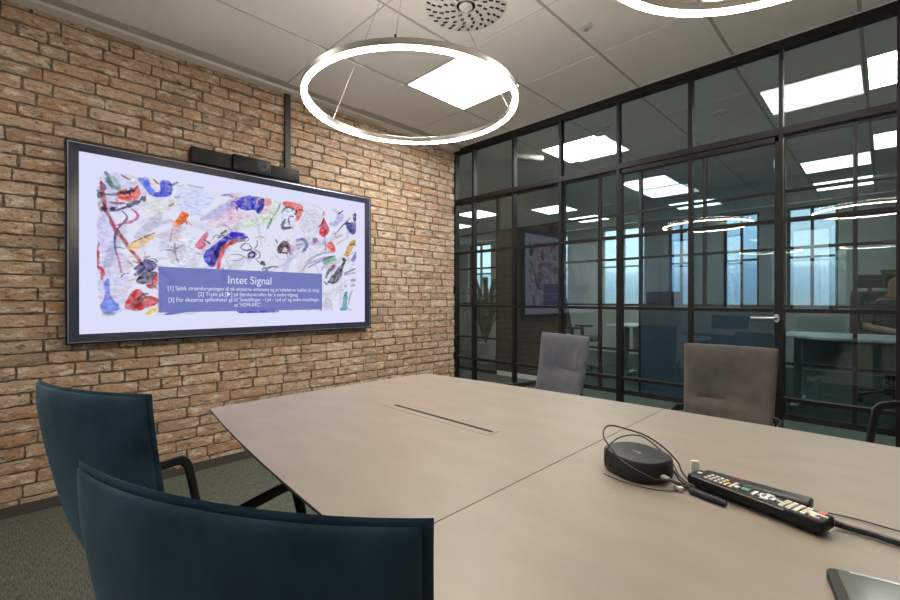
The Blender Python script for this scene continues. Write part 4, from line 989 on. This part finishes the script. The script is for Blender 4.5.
def office_chair(x, y, rz, label, group=None):
    t = thing('office_swivel_chair', label, 'office chair', (x, y, 0), rz, group)
    m = MB(); pillow(m, lambda u, v: (Vector((u*.24, .02+v*.24, .50)), Vector((0, 0, 1))), lambda u, v: .04, lambda u, v: .03, 16, 16, 6); m.build('seat', M['mesh'], t)
    m = MB(); pillow(m, lambda u, v: (Vector((u*.23*(1-.12*v), -.23-.05*(v+1)+.05*u*u, .87+.31*v)), Vector((0, 1, .1)).normalized()), lambda u, v: .02, lambda u, v: .02, 16, 18, 7); m.build('backrest', M['mesh'], t)
    m = MB(); pillow(m, lambda u, v: (Vector((u*.13, -.36+.03*u*u, 1.29+.075*v)), Vector((0, 1, 0))), lambda u, v: .03, lambda u, v: .02, 12, 10, 3); hr = m.build('headrest', M['mesh'], t)
    m = MB(); m.tube([(0, -.36, 1.24), (0, -.34, 1.05)], .018, 8); m.build('headrest_stem', M['black'], hr)
    for s_ in (-1, 1):
        m = MB(); m.sweep(smooth_path([(s_*.24, -.05, .47), (s_*.30, -.05, .50), (s_*.30, -.05, .66)], 4), rrect(.05, .02, .006, 2)); m.box((s_*.30-.04, -.15, .66), (s_*.30+.04, .11, .69), .01); m.build('armrest', M['black'], t)
    m = MB(); m.lathe((0, 0, .08), [(.04, 0), (.04, .1), (.025, .11), (.025, .39)], 16); m.build('column', M['black'], t)
    for k in range(5):
        a = 2*PI*k/5+.3; d = Vector((math.cos(a), math.sin(a), 0))
        m = MB(); m.sweep([Vector((0, 0, .12))+d*.02, Vector((0, 0, .085))+d*.30], rrect(.045, .025, .006, 2)); lg = m.build('leg', M['black'], t)
        m = MB(); m.lathe((0, 0, -.011), [(.028, 0), (.03, .004), (.03, .018), (.028, .022)], 16); ca = m.build('caster', M['black_plastic'], lg); ca.rotation_euler = (PI/2, 0, a); ca.location = (d.x*.29, d.y*.29, .03)
    return t
office_chair(-.12, 2.80, math.radians(-75), 'black mesh office chair with headrest beyond the glass, between the grey chairs', 'office swivel chairs')
def plant(x, y, label):
    t = thing('potted_plant', label, 'plant', (x, y, 0))
    m = MB(); m.lathe((0, 0, 0), [(.15, 0), (.19, .35), (.17, .35), (.16, .32)], 24); m.build('pot', M['pot'], t)
    r = random.Random(3); m = MB()
    for k in range(46):
        a = r.uniform(0, 6.28); h = r.uniform(.5, 1.15); sp = r.uniform(.12, .34); d = Vector((math.cos(a), math.sin(a), 0)); b_ = Vector((-d.y, d.x, 0))
        P = [Vector((0, 0, .3)), Vector((0, 0, .3+h*.7))+d*sp*.5, Vector((0, 0, .3+h))+d*sp, Vector((0, 0, .25+h))+d*sp*1.5]; W = [.006, .03, .045, .004]
        V = []
        for p_, w_ in zip(smooth_path(P, 3), [.006, .012, .02, .03, .038, .043, .045, .038, .022, .003]): V += [p_-b_*w_, p_+Vector((0, 0, .004)), p_+b_*w_]
        F = []
        for q in range(9): F += [(q*3, q*3+1, q*3+4, q*3+3), (q*3+1, q*3+2, q*3+5, q*3+4)]
        m.add(V, F, True)
    m.build('foliage', M['leaf'], t)
plant(-1.72, 2.5, 'leafy green plant in a white pot beyond the glass beside the bricks')
cab = thing('storage_cabinet', 'low pale storage cabinet beyond the glass at the far left', 'cabinet', (-2.9, 4.9, 0))
m = MB(); m.box((-.8, -.22, .04), (.8, .22, 1.0), .006); m.build('cabinet_body', M['lightgrey'], cab)
for k in range(3):
    m = MB(); m.box((-.78+k*.525, -.238, .07), (-.78+k*.525+.51, -.221, .98), .003); dr = m.build('door', M['white'], cab)
    m = MB(); m.box((-.78+k*.525+.46, -.25, .5), (-.78+k*.525+.475, -.238, .62)); m.build('handle', M['silver'], dr)
m = MB(); m.box((-.76, -.2, 0), (.76, .2, .04)); m.build('plinth', M['black'], cab)

# ------------------------------------------------------------------ the person at the far desk
def skin_mesh(name, J, E, matl, parent, root=0, lv=2):
    me = bpy.data.meshes.new(name); me.from_pydata([j[0] for j in J], E, []); me.update(); me.materials.append(matl)
    o = bpy.data.objects.new(name, me); C.objects.link(o); o.parent = parent
    md = o.modifiers.new('skin', 'SKIN'); md.use_smooth_shade = True
    for k, j in enumerate(J):
        s = me.skin_vertices[0].data[k]; rr = j[1]; s.radius = rr if isinstance(rr, tuple) else (rr, rr); s.use_root = (k == root)
    sb = o.modifiers.new('sub', 'SUBSURF'); sb.levels = lv; sb.render_levels = lv
    return o
PX, PY = 3.12, 3.34
per = thing('person', 'person in dark clothes seated at the desk beyond the glass, right', 'person', (PX, PY, 0), math.radians(180+25))
J = [((0, 0, .52), (.15, .11)), ((0, .02, .75), (.14, .10)), ((0, .06, .98), (.17, .11)), ((0, .08, 1.06), (.10, .08)), ((0, .10, 1.13), .052), ((0, .12, 1.19), .06), ((0, .125, 1.27), (.075, .095)), ((0, .12, 1.34), (.06, .075)),
     ((-.19, .08, 1.02), .056), ((-.24, .16, .80), .043), ((-.16, .40, .775), .032), ((-.13, .46, .765), .026), ((.19, .08, 1.02), .056), ((.25, .16, .80), .043), ((.16, .40, .775), .032), ((.12, .46, .765), .026),
     ((-.10, .05, .53), .085), ((-.13, .45, .53), .068), ((-.13, .47, .09), .045), ((-.13, .60, .05), .04), ((.10, .05, .53), .085), ((.13, .45, .53), .068), ((.13, .47, .09), .045), ((.13, .60, .05), .04)]
E = [(0, 1), (1, 2), (2, 3), (3, 4), (4, 5), (5, 6), (6, 7), (2, 8), (8, 9), (9, 10), (10, 11), (2, 12), (12, 13), (13, 14), (14, 15), (0, 16), (16, 17), (17, 18), (18, 19), (0, 20), (20, 21), (21, 22), (22, 23)]
skin_mesh('body', J, E, M['skin'], per)
grow = lambda r_, g: tuple(q+g for q in r_) if isinstance(r_, tuple) else r_+g
sel = [0, 1, 2, 3, 8, 9, 12, 13]; mp = {a: i for i, a in enumerate(sel)}
skin_mesh('shirt', [(J[a][0], grow(J[a][1], .012)) for a in sel], [(mp[a], mp[b]) for a, b in E if a in mp and b in mp], M['shirt'], per)
sel = [0, 16, 17, 18, 20, 21, 22]; mp = {a: i for i, a in enumerate(sel)}
skin_mesh('trousers', [(J[a][0], grow(J[a][1], .012)) for a in sel], [(mp[a], mp[b]) for a, b in E if a in mp and b in mp], M['trousers'], per)
skin_mesh('hair', [((0, .06, 1.20), (.07, .05)), ((0, .075, 1.29), (.085, .085)), ((0, .10, 1.36), (.075, .085))], [(0, 1), (1, 2)], M['hair'], per, 1)
for s_ in (-1, 1):
    hx, hy, hz = s_*.125, .465, .763
    Jh = [((hx, hy, hz), (.030, .013)), ((hx, hy+.055, hz-.004), (.036, .012))]; Eh = [(0, 1)]
    for k, (dx, L_) in enumerate(((-.027, .066), (-.009, .078), (.009, .074), (.026, .058))):
        b0 = len(Jh); Jh += [((hx+dx, hy+.075, hz-.006), .0095), ((hx+dx*1.1, hy+.075+L_*.55, hz-.006), .0085), ((hx+dx*1.1, hy+.075+L_, hz-.014), .007)]; Eh += [(1, b0), (b0, b0+1), (b0+1, b0+2)]
    b0 = len(Jh); Jh += [((hx-s_*.036, hy+.03, hz-.004), .0105), ((hx-s_*.056, hy+.062, hz-.008), .009)]; Eh += [(0, b0), (b0, b0+1)]
    skin_mesh('hand', Jh, Eh, M['skin'], per, lv=1)
def features():
    m = MB()
    for s_ in (-1, 1): m.lathe((0, 0, 0), [(.001, -.008), (.007, -.004), (.007, .004), (.001, .008)], 10)
    for i in range(len(m.v)):
        s_ = -1 if i < len(m.v)//2 else 1; x, y, z = m.v[i]; m.v[i] = (x+s_*.03, y+.207, z+1.275)
    m.build('eyes', M['gap'], per)
    m = MB(); m.sweep([(0, .205, 1.28), (0, .222, 1.25), (0, .214, 1.24)], rrect(.018, .016, .006, 2)); m.build('nose', M['skin'], per)
    m = MB(); m.sweep([(-.022, .196, 1.215), (0, .206, 1.213), (.022, .196, 1.215)], rrect(.006, .006, .002, 2)); m.build('mouth', mat('lips', (.3, .1, .08), .5), per)
features()
office_chair(PX, PY, math.radians(205), 'black office chair the person sits on beyond the glass', 'office swivel chairs')

# ------------------------------------------------------------------ daylight, camera, view
w = bpy.data.worlds.new('sky'); bpy.context.scene.world = w; w.use_nodes = True
N, L = w.node_tree.nodes, w.node_tree.links
bg = N['Background']; bg.inputs['Strength'].default_value = SKY
tc = N.new('ShaderNodeTexCoord'); sp = N.new('ShaderNodeSeparateXYZ'); L.new(tc.outputs['Generated'], sp.inputs[0])
nz = N.new('ShaderNodeTexNoise'); nz.inputs['Scale'].default_value = 6; L.new(tc.outputs['Generated'], nz.inputs['Vector'])
ma = N.new('ShaderNodeMath'); ma.operation = 'MULTIPLY_ADD'; ma.inputs[1].default_value = -.09; L.new(nz.outputs['Fac'], ma.inputs[0]); L.new(sp.outputs['Z'], ma.inputs[2])
mr = N.new('ShaderNodeMapRange'); mr.inputs['From Min'].default_value = -.25; mr.inputs['From Max'].default_value = .35; L.new(ma.outputs[0], mr.inputs['Value'])
cr = N.new('ShaderNodeValToRGB'); e = cr.color_ramp.elements
e[0].position = 0; e[0].color = (.22, .24, .24, 1); e[1].position = 1; e[1].color = (.62, .78, .98, 1)
for p_, c_ in ((.33, (.40, .44, .46)), (.36, (.36, .43, .52)), (.43, (.52, .60, .70)), (.45, (.86, .92, .98)), (.7, (.80, .89, 1.))):
    k = e.new(p_); k.color = (*c_, 1)
L.new(mr.outputs['Result'], cr.inputs['Fac']); L.new(cr.outputs['Color'], bg.inputs['Color'])

cam = bpy.data.cameras.new('camera'); cam.sensor_width = 36; cam.lens = 36*435.94/900; cam.clip_start = .02; cam.clip_end = 200
co = bpy.data.objects.new('camera', cam); C.objects.link(co)
co.location = (3.1014, -3.1840, 1.0940); co.rotation_euler = (math.radians(90-.1626), 0, math.radians(45.0))
s = bpy.context.scene; s.camera = co
s.view_settings.view_transform = 'Standard'; s.view_settings.look = 'None'; s.view_settings.gamma = 1; s.view_settings.use_curve_mapping = False
s.view_settings.exposure = EXPO
s.cycles.max_bounces = 10; s.cycles.transparent_max_bounces = 32; s.cycles.glossy_bounces = 5; s.cycles.sample_clamp_indirect = 6
s.cycles.use_denoising = True
